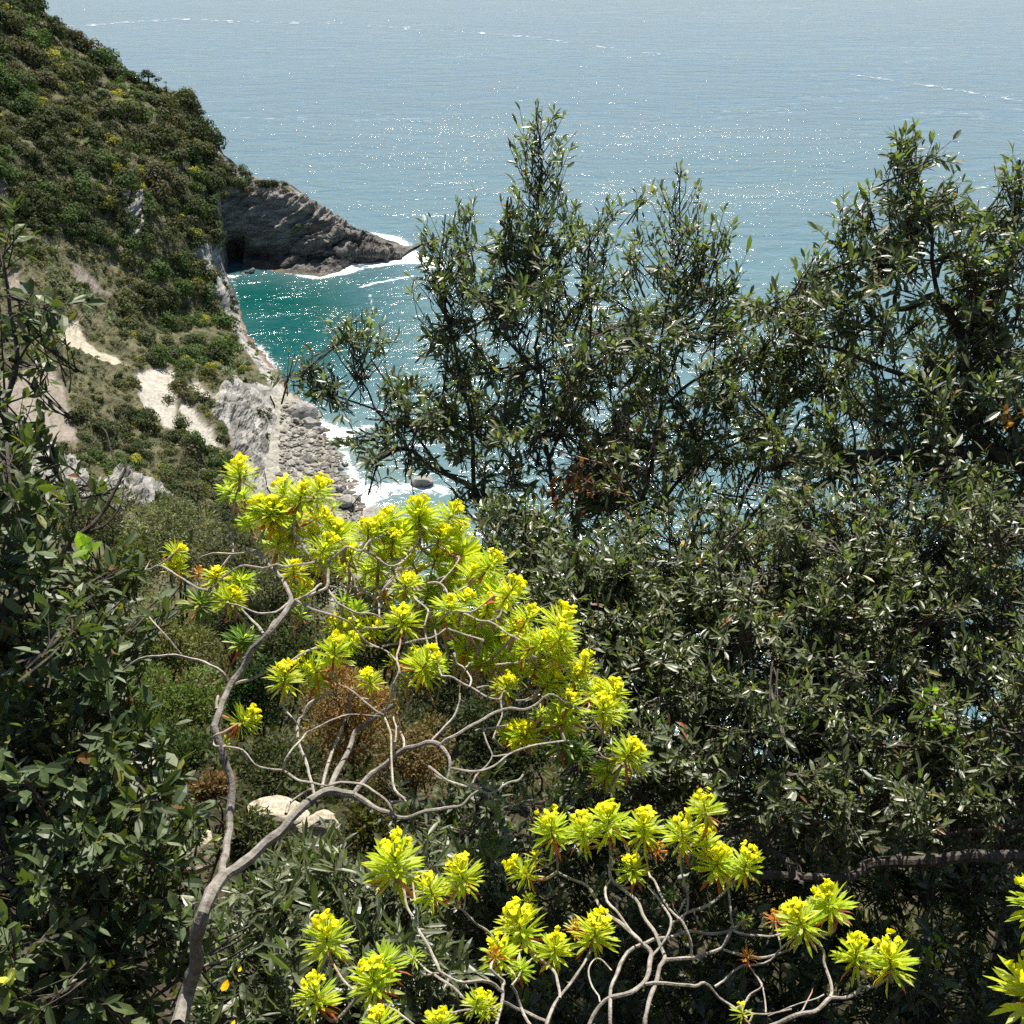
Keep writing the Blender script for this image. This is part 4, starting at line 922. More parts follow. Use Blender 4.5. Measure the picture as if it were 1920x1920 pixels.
# -- dead twigs and withered leaves caught in the middle oak
g = np.random.default_rng(37)
dt_ = thing('dead_branch', at_depth(np.array(1140.), np.array(930.), np.array(4.72)), 'bare reddish dead twigs with withered brown leaves in the middle oak', 'dead branch')
for u0, v0, u1, v1 in ((1180, 940, 1085, 780), (1150, 900, 1120, 790), (1130, 870, 1020, 820), (1200, 930, 1150, 760), (1160, 920, 1060, 880), (1210, 890, 1245, 800), (1120, 850, 1090, 830), (1180, 930, 1100, 925), (1140, 830, 1185, 790), (1230, 860, 1200, 730)):
    a = at_depth(np.array(float(u0)), np.array(float(v0)), np.array(4.72)); b = at_depth(np.array(float(u1)), np.array(float(v1)), np.array(4.55)); mb = MB(); tube(mb, catmull([a, (a + b) / 2 + .02 * g.normal(size=3), b], 4), np.linspace(.0045, .0018, 9), 5, (3.2, 2.5, 2.2)); mb.build('twig', M_BARK_OAK, dt_)
n = 70; P_ = at_depth(g.normal(1085, 38, n), g.normal(905, 28, n), g.normal(4.62, .06, n)); mb = MB(); add_leaves(mb, P_, nrm(rand_dir(n) + [0, 0, -.8]), rand_dir(n), g.uniform(.03, .055, n), g.uniform(.012, .02, n), np.array([.17, .075, .04]) * g.uniform(.5, 1.4, (n, 1)), curl=.5)
mb.build('withered_leaves', M_SCRUB, dt_)['kind'] = 'stuff'
# -- bright green climber sprigs and single coloured leaves that catch the eye
def sprig(label, u, v, d, n, size, spread, c, seed, name='climber_sprig', cat='climber'):
    g = np.random.default_rng(seed); ctr = at_depth(np.array(float(u)), np.array(float(v)), np.array(float(d))); t = thing(name, ctr, label, cat)
    w = spread / FPX * d; tips = [ctr + w * np.array([g.normal() * .6, g.normal() * .4, g.normal() * .6]) for _ in range(max(2, n // 5))]
    for q_ in tips: mb = MB(); tube(mb, [ctr + [0, .02, -w * .5], (ctr + q_) / 2, q_], [.0022, .0016, .0010], 4, (1.5, 1.8, .7)); mb.build('stem', M_BARK_OAK, t)
    me = []
    for k in range(3): mb = MB(); add_leaves(mb, np.zeros((1, 3)), np.array([[0, 1., 0]]), np.array([[0, 0, 1.]]), 1.0, .55, np.array(c) * (.8 + .2 * k), fold=.15, curl=.1 * k); me.append(mb.mesh('leaf', M_SPURGE))
    for j in range(n):
        q_ = tips[j % len(tips)]; p_ = ctr + (q_ - ctr) * g.uniform(.4, 1.0) + .12 * w * g.normal(size=3); leaf_object(me[j % 3], t, p_, rand_dir(1)[0] + [0, 0, .3], np.array([0, -.4, 1.]) + .4 * g.normal(size=3), size * g.uniform(.7, 1.2))
GRNB = (.30, .48, .03)
sprig('lower of two bright green climber sprigs in the low spreading oak', 1765, 1355, 3.3, 22, .026, 30, GRNB, 501)
sprig('upper of two bright green climber sprigs in the low spreading oak', 1748, 1292, 3.4, 14, .024, 26, (.22, .38, .03), 502)
sprig('dim green climber leaves in the dark thicket right of the lower flowers', 1745, 1780, 3.6, 18, .026, 34, (.22, .36, .03), 503)
sprig('fresh green young leaves high on the left oak', 170, 1045, 2.55, 9, .045, 22, (.26, .42, .04), 504)
sprig('rusty dried spray in the right oak at the picture edge', 1905, 775, 4.1, 20, .03, 40, (.42, .22, .06), 505, 'dry_spray', 'dry twig')
sprig('pale yellow green leaves at the lower left corner', 12, 1850, 2.3, 7, .06, 26, (.50, .56, .18), 506)
for u, v, d, L_, c, lb in ((427, 1836, 3.2, .05, (.80, .42, .02), 'hanging orange yellow leaf right of the spurge trunk'), (452, 1812, 3.2, .022, (.75, .6, .02), 'small yellow leaf above the hanging orange one'), (440, 1912, 3.2, .024, (.85, .6, .02), 'yellow withered leaf at the bottom edge beside the trunk'), (1040, 905, 4.5, .04, (.3, .12, .05), 'single withered red brown leaf in the middle oak'), (1283, 1012, 3.9, .03, (.75, .42, .22), 'salmon coloured withered leaf in the low spreading oak')):
    mb = MB(); p_ = at_depth(np.array(float(u)), np.array(float(v)), np.array(d)); add_leaves(mb, p_[None], np.array([[-.35, -.2, -.9]]), np.array([[.3, -.9, .3]]), L_, L_ * .42, np.array(c), curl=.25); tag(mb.build('withered_leaf', M_SPURGE, origin=p_), lb, 'leaf')

# -- small leaved shrubs further down the bank
def shrub(name, label, cat, u, v, d, w, h, leafsize, color, n, seed, stems=True, deep=None):
    g = np.random.default_rng(seed); c = at_depth(np.array(u, float), np.array(v, float), np.array(d, float)); w_, h_ = w / FPX * d, h / FPX * d; dp = deep or w_
    base = np.array([c[0], c[1], float(bank_z(c[0], c[1]))]); t = thing(name, base, label, cat)
    k = g.integers(9, 14); lc = nrm(g.normal(size=(k, 3))) * g.uniform(.3, .72, (k, 1)); lr = g.uniform(.34, .52, k)
    if stems:
        for j in range(5):
            tip = c + lc[j] * [w_, dp, h_] * .8; mb = MB(); tube(mb, catmull([base + [g.normal() * .05, g.normal() * .05, -.1], base * .5 + tip * .5 + g.normal(size=3) * .1, tip], 4), np.linspace(.012, .004, 9) * d / 8, 5, (.8, .75, .65)); mb.build('stem', M_BARK_OAK, t)
    ww = g.integers(0, k, n); dd = rand_dir(n); rr = lr[ww] * g.uniform(.45, 1.1, n) ** .6
    p = c + (lc[ww] + dd * rr[:, None]) * np.array([w_, dp, h_])
    Dn = nrm(dd * .6 + rand_dir(n) * .9 + [0, 0, .4]); Nn = nrm(dd * .6 + [0, 0, .6] + .6 * g.normal(size=(n, 3)))
    L_ = 1.3 * leafsize * g.uniform(.6, 1.35, n); X_ = nrm(np.cross(Dn, Nn)); hw = L_ * .2
    V = np.stack([p, p + Dn * L_[:, None] * .5 + X_ * hw[:, None], p + Dn * L_[:, None], p + Dn * L_[:, None] * .5 - X_ * hw[:, None]], 1).reshape(-1, 3)
    clump = g.uniform(.75, 1.25, k)[ww]
    col = np.array(color) * (clump * g.uniform(.7, 1.3, n))[:, None] * (1 + .10 * g.normal(size=(n, 3)))
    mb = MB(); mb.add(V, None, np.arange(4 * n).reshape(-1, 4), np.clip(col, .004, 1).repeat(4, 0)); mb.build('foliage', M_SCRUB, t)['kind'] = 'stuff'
    # fine twigs show among the leaves
    mb = MB()
    for j in range(60):
        a = c + (lc[j % k] * .6) * np.array([w_, dp, h_]); b = c + (lc[j % k] + rand_dir(1)[0] * lr[j % k] * 1.05) * np.array([w_, dp, h_]); tube(mb, [a, (a + b) / 2 + .03 * h_ * g.normal(size=3), b], [.0016 * d / 4, .001 * d / 4, .0006 * d / 4], 3, (1.6, 1.5, 1.3), cap=False)
    mb.build('twigs', M_BARK_OAK, t)['kind'] = 'stuff'
    return t
GREY, GRN, DKG, OLV, BRN = (.175, .19, .105), (.11, .155, .040), (.060, .092, .030), (.15, .16, .060), (.27, .165, .065)
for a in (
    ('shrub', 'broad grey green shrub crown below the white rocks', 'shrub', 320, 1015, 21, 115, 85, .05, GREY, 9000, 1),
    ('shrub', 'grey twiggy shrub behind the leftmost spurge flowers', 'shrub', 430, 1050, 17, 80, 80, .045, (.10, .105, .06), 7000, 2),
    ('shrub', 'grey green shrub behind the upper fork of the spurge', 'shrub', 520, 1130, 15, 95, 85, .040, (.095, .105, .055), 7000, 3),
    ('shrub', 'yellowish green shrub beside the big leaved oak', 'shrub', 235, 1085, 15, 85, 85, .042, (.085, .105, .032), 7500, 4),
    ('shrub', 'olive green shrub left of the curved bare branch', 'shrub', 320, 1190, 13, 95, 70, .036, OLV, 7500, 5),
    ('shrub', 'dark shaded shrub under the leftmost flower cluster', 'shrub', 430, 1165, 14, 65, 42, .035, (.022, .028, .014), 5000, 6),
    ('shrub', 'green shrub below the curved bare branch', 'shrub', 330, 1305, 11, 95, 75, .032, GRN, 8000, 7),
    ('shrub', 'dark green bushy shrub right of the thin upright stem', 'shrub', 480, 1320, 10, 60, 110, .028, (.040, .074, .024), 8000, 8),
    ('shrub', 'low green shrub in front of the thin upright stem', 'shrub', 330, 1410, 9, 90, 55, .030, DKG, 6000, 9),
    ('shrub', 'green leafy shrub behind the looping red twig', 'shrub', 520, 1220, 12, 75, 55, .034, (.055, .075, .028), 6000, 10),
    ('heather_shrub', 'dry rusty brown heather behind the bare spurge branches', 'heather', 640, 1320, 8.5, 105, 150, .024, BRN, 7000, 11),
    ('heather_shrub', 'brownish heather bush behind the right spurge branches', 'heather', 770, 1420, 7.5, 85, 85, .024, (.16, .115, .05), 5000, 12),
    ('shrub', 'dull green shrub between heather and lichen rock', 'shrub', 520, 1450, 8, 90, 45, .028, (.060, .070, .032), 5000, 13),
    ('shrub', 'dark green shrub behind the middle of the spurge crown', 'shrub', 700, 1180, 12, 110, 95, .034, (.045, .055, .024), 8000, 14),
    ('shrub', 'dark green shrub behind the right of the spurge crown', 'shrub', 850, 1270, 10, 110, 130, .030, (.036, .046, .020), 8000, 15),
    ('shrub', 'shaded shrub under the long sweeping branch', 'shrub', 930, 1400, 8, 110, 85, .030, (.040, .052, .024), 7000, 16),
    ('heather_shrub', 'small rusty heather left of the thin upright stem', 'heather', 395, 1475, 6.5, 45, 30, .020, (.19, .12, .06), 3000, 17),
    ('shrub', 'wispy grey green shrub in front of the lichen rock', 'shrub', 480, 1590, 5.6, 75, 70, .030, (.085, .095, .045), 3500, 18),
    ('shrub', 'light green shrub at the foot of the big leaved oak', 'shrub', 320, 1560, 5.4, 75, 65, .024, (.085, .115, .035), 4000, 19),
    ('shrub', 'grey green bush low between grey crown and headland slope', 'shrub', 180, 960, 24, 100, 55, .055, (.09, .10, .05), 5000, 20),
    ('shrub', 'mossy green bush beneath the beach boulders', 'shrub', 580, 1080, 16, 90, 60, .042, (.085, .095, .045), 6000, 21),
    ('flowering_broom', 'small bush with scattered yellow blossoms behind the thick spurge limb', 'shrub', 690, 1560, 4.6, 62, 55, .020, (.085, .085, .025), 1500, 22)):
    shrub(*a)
# lichen covered outcrop and a small spurge cushion beside it
def outcrop(label, u, v, d, w, h, seed):
    c = at_depth(np.array(u, float), np.array(v, float), np.array(d, float)); me = rock_mesh(seed, IV3, IT3, M_OUTCROP, 12)
    o = bpy.data.objects.new('rock_outcrop', me); COL.objects.link(o); o.location = c; o.scale = (w / FPX * d, w / FPX * d * .9, h / FPX * d * 1.3); tag(o, label, 'rock')
outcrop('pale lichen covered rock between the two spurge stems', 515, 1535, 6.2, 62, 40, 401)
outcrop('tan rock behind the thick spurge limb', 598, 1545, 6.0, 45, 28, 402)
outcrop('pale stony ground patch at the foot of the left oak', 370, 1600, 5.8, 55, 60, 403)
outcrop('pale stone showing through oak leaves on the left', 255, 1440, 6.5, 45, 28, 404)
M_FOAM = leaf_material('drifting_foam', rough=.8, transl=.1, back=(0, 0, (1, 1, 1)), tcol=(1, 1, 1), spec=.2)
# ground cover on the bank
gg = np.random.default_rng(51); mb = MB()
n = 15000; x_ = gg.uniform(-14, 3.5, n); y_ = gg.uniform(2.2, 27, n); ok = np.abs(x_) < .62 * y_ + .6; x_, y_ = x_[ok], y_[ok]
z_ = bank_z(x_, y_); pat = fbm(np.stack([x_ * .5, y_ * .5, 0 * x_], -1), 3, 91); ok = pat > -.75; x_, y_, z_, pat = x_[ok], y_[ok], z_[ok], pat[ok]
n = len(x_); per = 14; idx = np.repeat(np.arange(n), per); N = len(idx); sz = (.05 + .004 * y_)[idx]
c_ = np.stack([x_, y_, z_], 1)[idx] + gg.normal(size=(N, 3)) * np.array([.10, .10, .05]) * (1 + .06 * y_[idx])[:, None] + np.array([0, 0, .08])
Dn = nrm(gg.normal(size=(N, 3)) + [0, 0, .8]); X_ = nrm(np.cross(Dn, gg.normal(size=(N, 3)))); L_ = sz * gg.uniform(.5, 1.2, N); hw = L_ * .22
V = np.stack([c_, c_ + Dn * L_[:, None] * .5 + X_ * hw[:, None], c_ + Dn * L_[:, None], c_ + Dn * L_[:, None] * .5 - X_ * hw[:, None]], 1).reshape(-1, 3)
pal = np.array([(.045, .060, .022), (.075, .085, .035), (.11, .10, .05), (.15, .10, .05)]); col = pal[np.clip(((pat[idx] + .7) * 2.2 + gg.uniform(-.6, .6, N)), 0, 3.99).astype(int)] * gg.uniform(.7, 1.3, (N, 1))
mb.add(V, None, np.arange(4 * N).reshape(-1, 4), col.repeat(4, 0)); tag(mb.build('ground_cover', M_SCRUB), 'low wild plants covering the bank between the shrubs', 'ground cover', kind='stuff')

# ------------------------------------------------------------------ tree spurges in flower
def smooth2(u, v, s_): return vnoise(np.stack([np.asarray(u) / 170., np.asarray(v) / 170., np.asarray(u) * 0 + s_], -1), 61)
def d1(u, v): return 2.05 + .00068 * (1920 - np.asarray(v)) + .16 * smooth2(u, v, 1.5)
def d2(u, v): return 1.80 + .00085 * (1920 - np.asarray(v)) + .14 * smooth2(u, v, 7.5)
GREYB, PALEB, REDB = np.array((.62, .60, .57)), np.array((1.15, 1.1, 1.02)), np.array((1.15, .52, .33))
LEAFC = {'lime': (.54, .63, .04), 'green': (.42, .56, .045), 'deep': (.12, .22, .04), 'pale': (.58, .64, .20), 'red': (.52, .15, .075), 'orange': (.62, .26, .05), 'straw': (.46, .40, .17), 'yellow': (.66, .66, .03)}
YEL = np.array((.93, .90, .012))
UL5 = {k: None for k in LEAFC}
for kk_, c_ in LEAFC.items():
    mb = MB(); add_leaves(mb, np.zeros((1, 3)), np.array([[0, 1., 0]]), np.array([[0, 0, 1.]]), 1.0, .145, np.array(c_), fold=.22, curl=.10, wpos=(.25, .78), wrel=(.7, .95)); UL5[kk_] = mb.mesh('leaf', M_SPURGE)

def rosette(root, df, bu, bv, tu, tv, dia, kind, g, detail, rel=0.0):
    """whorl of narrow leaves round a red stem tip (base bu,bv to tip tu,tv) with a yellow flower head on top"""
    d = float(df(bu, bv)) + rel; Bp_ = at_depth(np.array(bu, float), np.array(bv, float), np.array(d)); L0 = dia / FPX * d
    ln = math.hypot(tu - bu, tv - bv)
    dt = -.42 * (bv - tv) / FPX * d if kind not in 'f' else .30 * L0
    Tp = at_depth(np.array(tu, float), np.array(tv, float), np.array(d + dt)); ax = Tp - Bp_; al = np.linalg.norm(ax); ax = ax / al
    al = max(min(al, .62 * L0), .34 * L0); p0 = np.cross(ax, [.2, .3, .9]); p0 /= np.linalg.norm(p0); p1 = np.cross(ax, p0)
    big = dia > 50; n = int(g.integers(58, 74)) if big else int(g.integers(22, 32))
    if dia > 80: n += 8
    i = np.arange(n); s_ = (i + .5) / n; ang = i * 2.39996 + g.uniform(0, 6.28) + .25 * g.normal(size=n)
    el = np.interp(s_, [0, .15, .6, 1], [1.95, 1.55, 1.05, .55]) + .14 * g.normal(size=n)         # angle from the axis
    rad_ = np.cos(ang)[:, None] * p0 + np.sin(ang)[:, None] * p1
    D = np.cos(el)[:, None] * ax + np.sin(el)[:, None] * rad_
    P_ = Bp_ + ax * (al * (.02 + .62 * s_))[:, None]; Nn = nrm(ax + .25 * g.normal(size=(n, 3)) - D * 0)
    L_ = .57 * L0 * np.interp(s_, [0, .2, .6, 1], [.82, 1, 1, .62]) * g.uniform(.85, 1.12, n)
    base = {'n': 'lime', 'f': 'lime', 'g': 'green', 'o': 'orange', 'd': 'deep', 'y': 'yellow'}[kind]
    names = np.where(s_ < .10, g.choice(['red', 'straw', 'orange', base], n, p=[.34, .26, .10, .30]), np.where(g.uniform(size=n) < .16, 'pale', np.where(s_ > .75, 'yellow' if kind in 'ny' and g.uniform() < .5 else base, g.choice([base, 'green' if kind in 'nfgy' else base], n, p=[.62, .38]))))
    r = thing_part('leaf_rosette', root, Bp_)
    col = np.array([LEAFC[k] for k in names]) * g.uniform(.82, 1.2, (n, 1)); curl = np.where(s_ < .1, .5, .12) + .08 * g.normal(size=n)
    mb = MB(); back_ = Bp_ - ax * L0 * .22
    tube(mb, [back_, Bp_, Bp_ + ax * al * .35, Bp_ + ax * al * .75], np.array([.030, .032, .028, .018]) * L0, 6, np.array([(.40, .17, .09), (.46, .17, .07), (.45, .30, .06), (.35, .42, .05)]))
    single = np.zeros(n, bool)
    if detail: single[g.permutation(n)[:detail]] = True
    add_leaves(mb, P_[~single], D[~single], Nn[~single], L_[~single], L_[~single] * .145, col[~single], fold=.22, curl=curl[~single], wpos=(.25, .78), wrel=(.7, .95))
    me = mb.mesh('leaf_rosette', M_SPURGE, Bp_); ro = bpy.data.objects.new('leaf_rosette', me); COL.objects.link(ro); ro.parent = root; ro.location = Bp_ - np.array(root['_o']); ro['_o'] = list(map(float, Bp_))
    for j in np.nonzero(single)[0]: leaf_object(UL5[names[j]], ro, P_[j], D[j], Nn[j], L_[j])
    if kind in 'nyo' and dia > 30:
        mb = MB(); nr = int(g.integers(5, 8)) if big else 3; top = Bp_ + ax * al * .62
        cups = []
        for q in range(nr):
            a_ = q * 6.283 / nr + g.uniform(-.3, .3); e_ = g.uniform(.35, .62) if q else .05
            rd = np.cos(e_) * ax + np.sin(e_) * (np.cos(a_) * p0 + np.sin(a_) * p1); end = top + rd * al * g.uniform(.52, .72) * (1 if al > .4 * L0 else 1.2)
            tube(mb, [top, end], [.010 * L0, .008 * L0], 4, (.42, .48, .03), cap=False)
            for w in range(int(g.integers(4, 7)) if big else 3): cups.append((end + L0 * .066 * nrm(g.normal(size=3) + .4 * rd) * (w > 0), nrm(rd + .7 * g.normal(size=3))))
        C_ = np.array([c for c, _ in cups]); A_ = np.array([a for _, a in cups]); m_ = len(C_)
        q0 = nrm(np.cross(A_, rand_dir(m_))); q1 = np.cross(A_, q0); rr = L0 * .064 * g.uniform(.75, 1.25, m_)
        ring = [C_ + A_ * (.35 * rr)[:, None] * (1 if k % 2 else .7) + (np.cos(k * 1.0472)[..., None] * q0 + np.sin(k * 1.0472)[..., None] * q1) * (rr * (1 if k % 3 else .86))[:, None] for k in range(6)]
        V = np.stack([C_ - A_ * (.25 * rr)[:, None]] + ring + [C_ + A_ * (.55 * rr)[:, None]], 1).reshape(-1, 3)
        T = np.array([(0, k + 1, (k + 1) % 6 + 1) for k in range(6)] + [(7, (k + 1) % 6 + 1, k + 1) for k in range(6)]); off = np.arange(m_)[:, None, None] * 8
        cc = YEL * g.uniform(.8, 1.15, (m_, 1)) + np.array([.0, .03, .0]) * g.normal(size=(m_, 1))
        if kind == 'o': cc = np.array((.70, .34, .015)) * g.uniform(.8, 1.1, (m_, 1))
        mb.add(V, (T + off).reshape(-1, 3), None, np.clip(cc, 0, 1).repeat(8, 0)); mb.build('flower_head', M_BRACT, ro)
    return Bp_, ax, L0

def thing_part(*a): return None

def branch_set(root, df, lines, g, store):
    for i, ln in enumerate(lines):
        w, p_ = ln.split('|'); w = [float(x) for x in w.split(',')]; q = px_line(p_); c = catmull(q, 3)
        t = np.linspace(0, 1, len(c)); d = df(c[:, 0], c[:, 1]) + (w[2] if len(w) > 2 else g.uniform(-.07, .03)) * np.sin(math.pi * t)
        P_ = at_depth(c[:, 0], c[:, 1], d); r = np.linspace(w[0], w[1], len(P_)) / 2 / FPX * d * (.80 if w[0] < 12 else .92)
        thick = np.interp(np.maximum(w[0], w[1]) + 0 * t, [5, 14], [1, 0])[:, None]; col = GREYB * (1 - thick) + PALEB * thick
        if len(w) > 3: k = sstep(t, 1 - w[3], 1)[:, None]; col = col * (1 - k) + REDB * k
        r = r * (1 + .16 * vnoise(P_ * 45, 9)); P_[1:-1] += .0035 * np.stack([vnoise(P_[1:-1] * 30, 5), vnoise(P_[1:-1] * 30, 6), vnoise(P_[1:-1] * 30, 7)], -1); mb = MB(); tube(mb, P_, r, 8 if w[0] > 9 else 6, col, .07, seed=i); mb.build('trunk' if w[0] > 24 else 'branch', M_BARK_SP, root)
        store.append((c, P_))

def join(root, df, bu, bv, Bp_, ax, L0, store, g):
    """thin reddish shoot from a rosette to the nearest branch"""
    best = None
    for c, P_ in store:
        dd = np.hypot(c[:, 0] - bu, (c[:, 1] - bv) * np.where(c[:, 1] > bv - 8, 1, 2.2)); k = dd.argmin()
        if best is None or dd[k] < best[0]: best = (dd[k], P_[k])
    if best[0] > 190: return
    E = best[1]; s0 = Bp_ - ax * L0 * .2; d_ = np.linalg.norm(E - s0)
    if d_ < .012: return
    mid = (s0 - ax * d_ * .4) * .5 + (E * .6 + s0 * .4) * .5 + .05 * d_ * g.normal(size=3); P_ = catmull([s0, mid, E], 4); t = np.linspace(0, 1, len(P_))[:, None]
    mb = MB(); tube(mb, P_, np.linspace(.0033, .0040, len(P_)) * L0 / .09, 6, REDB * (1 - sstep(t, .1, .8)) + PALEB * .85 * sstep(t, .1, .8)); mb.build('branch', M_BARK_SP, root)

E1L = ['30,27,0|333,1925 357,1843 371,1808 368,1773 373,1730 393,1683 415,1647', '17,14,0|415,1647 421,1610 427,1570 430,1530 436,1487 433,1460 423,1427 413,1393 402,1362 415,1323 433,1283', '15,13,0|433,1283 447,1263 467,1230 493,1200 517,1170 537,1147 547,1127',
 '23,17,0|415,1647 458,1617 497,1581 531,1555 557,1524 583,1500 614,1483 640,1487 664,1490', '12,10,0|664,1490 674,1477 698,1453 724,1430 755,1407 781,1401 807,1392 825,1397', '12,5,0|664,1490 698,1511 729,1526 745,1534 776,1530 807,1521 838,1515 867,1512 884,1494 903,1478', '13,9,.04|614,1483 622,1469 635,1443 651,1412 666,1373 687,1357 708,1341 740,1322',
 '8,5,.05|590,1490 580,1461 575,1430 562,1401 560,1373 560,1350 567,1341 578,1320 604,1305 625,1295', '8,6,.06|604,1478 617,1427 635,1388 648,1347 653,1334 660,1290', '9,6,.03|536,1526 541,1505 562,1490 583,1479', '5,4.5,-.05|399,1388 406,1399 432,1399 457,1406 476,1433 505,1442 530,1444', '4.5,5,-.05,.8|399,1388 400,1380 419,1371 445,1358', '5,7,-.06|530,1444 557,1461 583,1465 614,1473 640,1468 679,1472 705,1487 726,1503 734,1526 745,1533',
 '5,4.5,-.04|530,1444 534,1427 547,1407 567,1386 573,1374', '4.5,4,-.04|573,1374 547,1344 530,1324', '4.5,3,-.04|573,1374 601,1360 627,1347 669,1340 713,1343', '5,4,-.05,.35|721,1341 731,1310 737,1292 748,1261 745,1240 750,1206 755,1188', '5,6,-.05|721,1341 729,1362 733,1388 735,1420 735,1443 742,1482 760,1503 739,1503 731,1510 734,1526', '5,4,-.05|735,1427 741,1401 743,1375 737,1334', '5,4,-.04,.7|721,1341 698,1326 666,1302 635,1282 620,1263',
 '6,4,.04|757,1405 757,1383 748,1357 758,1334 776,1302', '7,5,.02|810,1388 833,1360 854,1334 862,1300', '8,5,-.03|825,1397 857,1378 880,1364 908,1347 939,1333 959,1327 981,1330 1004,1322 1030,1301 1054,1311 1082,1330 1108,1350 1125,1367 1139,1389 1150,1417 1167,1431', '8,6,0|825,1397 841,1422 842,1440 838,1464', '6,5,-.02|842,1440 870,1448 900,1448 925,1436 953,1415 992,1400 1032,1392 1074,1389', '6,5,0|804,1437 838,1464 870,1476 882,1477 910,1487 930,1482 952,1467 972,1462 981,1452',
 '4,4,0,.6|1074,1389 1099,1403 1122,1409 1133,1420 1167,1424', '4,3.5,0,.9|1122,1409 1129,1389 1130,1352', '5,4,0|882,1477 893,1458 914,1434 922,1417 917,1401 905,1367', '4,4,0|922,1417 931,1417 953,1415', '4.5,4,0|939,1313 942,1339 933,1361 925,1384', '4,4,0|891,1370 914,1365 950,1360', '4,3,0,.9|967,1313 987,1311 1009,1297', '5,4,.03|829,1268 852,1271 880,1288 902,1302 925,1309 939,1311', '5,4,.02|852,1226 857,1243 872,1252 883,1271 880,1288', '4,4,.02|872,1252 886,1242', '4,3,.03|893,1290 917,1286', '4,3,0,.8|939,1311 942,1300 946,1296',
 '10,8,0|547,1127 537,1100 523,1078 504,1059 492,1044 481,1032', '6,4,-.03|481,1032 462,1036 437,1038 412,1037 393,1037 370,1050 360,1073', '5,4,0,.5|437,1036 434,1007 425,990 435,961 444,927 450,907', '5,4,.02|481,1032 484,1015 492,1000 500,985', '6,6,-.05|560,1124 581,1109 602,1095', '7,6,-.02|552,1126 587,1113 612,1103 616,1075 617,1055', '6,4,-.04,.2|617,1055 633,1040 652,1027 679,1032 692,1015 725,1000 752,994', '6,4,-.04|617,1055 598,1051 575,1057 537,1063 519,1057 494,1063 450,1060 427,1075 400,1100 370,1113', '5,4,0,.4|437,1038 420,1058 400,1075 372,1108 367,1125 374,1140',
 '6,5,0|614,1082 600,1061 583,1044 565,1023 552,1002 550,986', '5,4,0,.5|550,986 554,965 561,944', '4,4,0,.9|561,944 575,942 592,932', '4,4,0,.5|550,986 525,992 508,980', '5,4.5,-.03|679,1032 702,1044 731,1061 754,1055 771,1038', '4.5,4,-.02,.5|771,1038 781,1017 787,992', '6,5,-.05|556,1126 583,1141 608,1148 629,1157 652,1167 673,1188 692,1207', '5,4,-.03|673,1188 687,1176 712,1177 742,1177', '6,4,-.03|612,1103 625,1119 635,1132 656,1142 675,1147 696,1150 712,1157 725,1173', '5,5,0|656,1142 667,1165',
 '5,4,.02|617,1100 640,1101 665,1100 687,1113 706,1125 712,1144 712,1157', '4,4,0,.8|665,1100 662,1084 656,1065 648,1050', '5,4,0|706,1123 721,1102 754,1071 770,1062', '6,4,-.03,.35|546,1128 517,1146 494,1150 469,1144 448,1136 427,1130', '6,5,.03|494,1188 473,1165 452,1143', '6,4,-.03|407,1113 385,1106 367,1100 333,1077 300,1060 287,1063 272,1068', '4,3,0,.9|272,1068 283,1050', '4,3.5,0,.9|300,1058 323,1040 336,1028', '7,5,.03|437,1283 473,1270 510,1257 547,1240 590,1213 617,1212 660,1208 700,1212', '7,4,-.05|423,1277 417,1263 383,1243 343,1230 300,1228 260,1237 230,1257', '4,3,-.05|340,1228 307,1190 280,1157',
 '4.5,4,0|734,1060 759,1043 782,1018', '4,4,0|708,1122 728,1091 756,1066', '4,3.5,0,.4|824,1094 855,1057 861,1045', '5,4,0|801,1094 824,1094 841,1111 841,1139', '5,4,0,.4|855,1111 883,1094 908,1074', '5,4,-.03,.3|820,1165 840,1150 860,1147 883,1147 902,1136 925,1117', '4.5,4,0|869,1150 891,1159 914,1164 931,1159 940,1145', '5,4,0|739,1094 762,1108 790,1128 804,1147 796,1173', '5,4,0|717,1212 762,1206 793,1201 818,1192 838,1177', '4,4,0|815,1181 821,1209 820,1230', '4,4,.03|933,1246 981,1240 998,1232', '5,4,.04|700,1178 728,1176 750,1180', '4,4,0|690,1205 728,1222 744,1240', '5,4,.02|796,1173 800,1200 829,1268', '4,4,0|914,1164 940,1180 975,1200', '4,4,0|838,1177 870,1190 905,1200',
 '9,7,.0|406,1330 409,1305','8,6,-.02|384,1812 405,1806 425,1798', '6,5,0|498,1195 508,1170 520,1160']
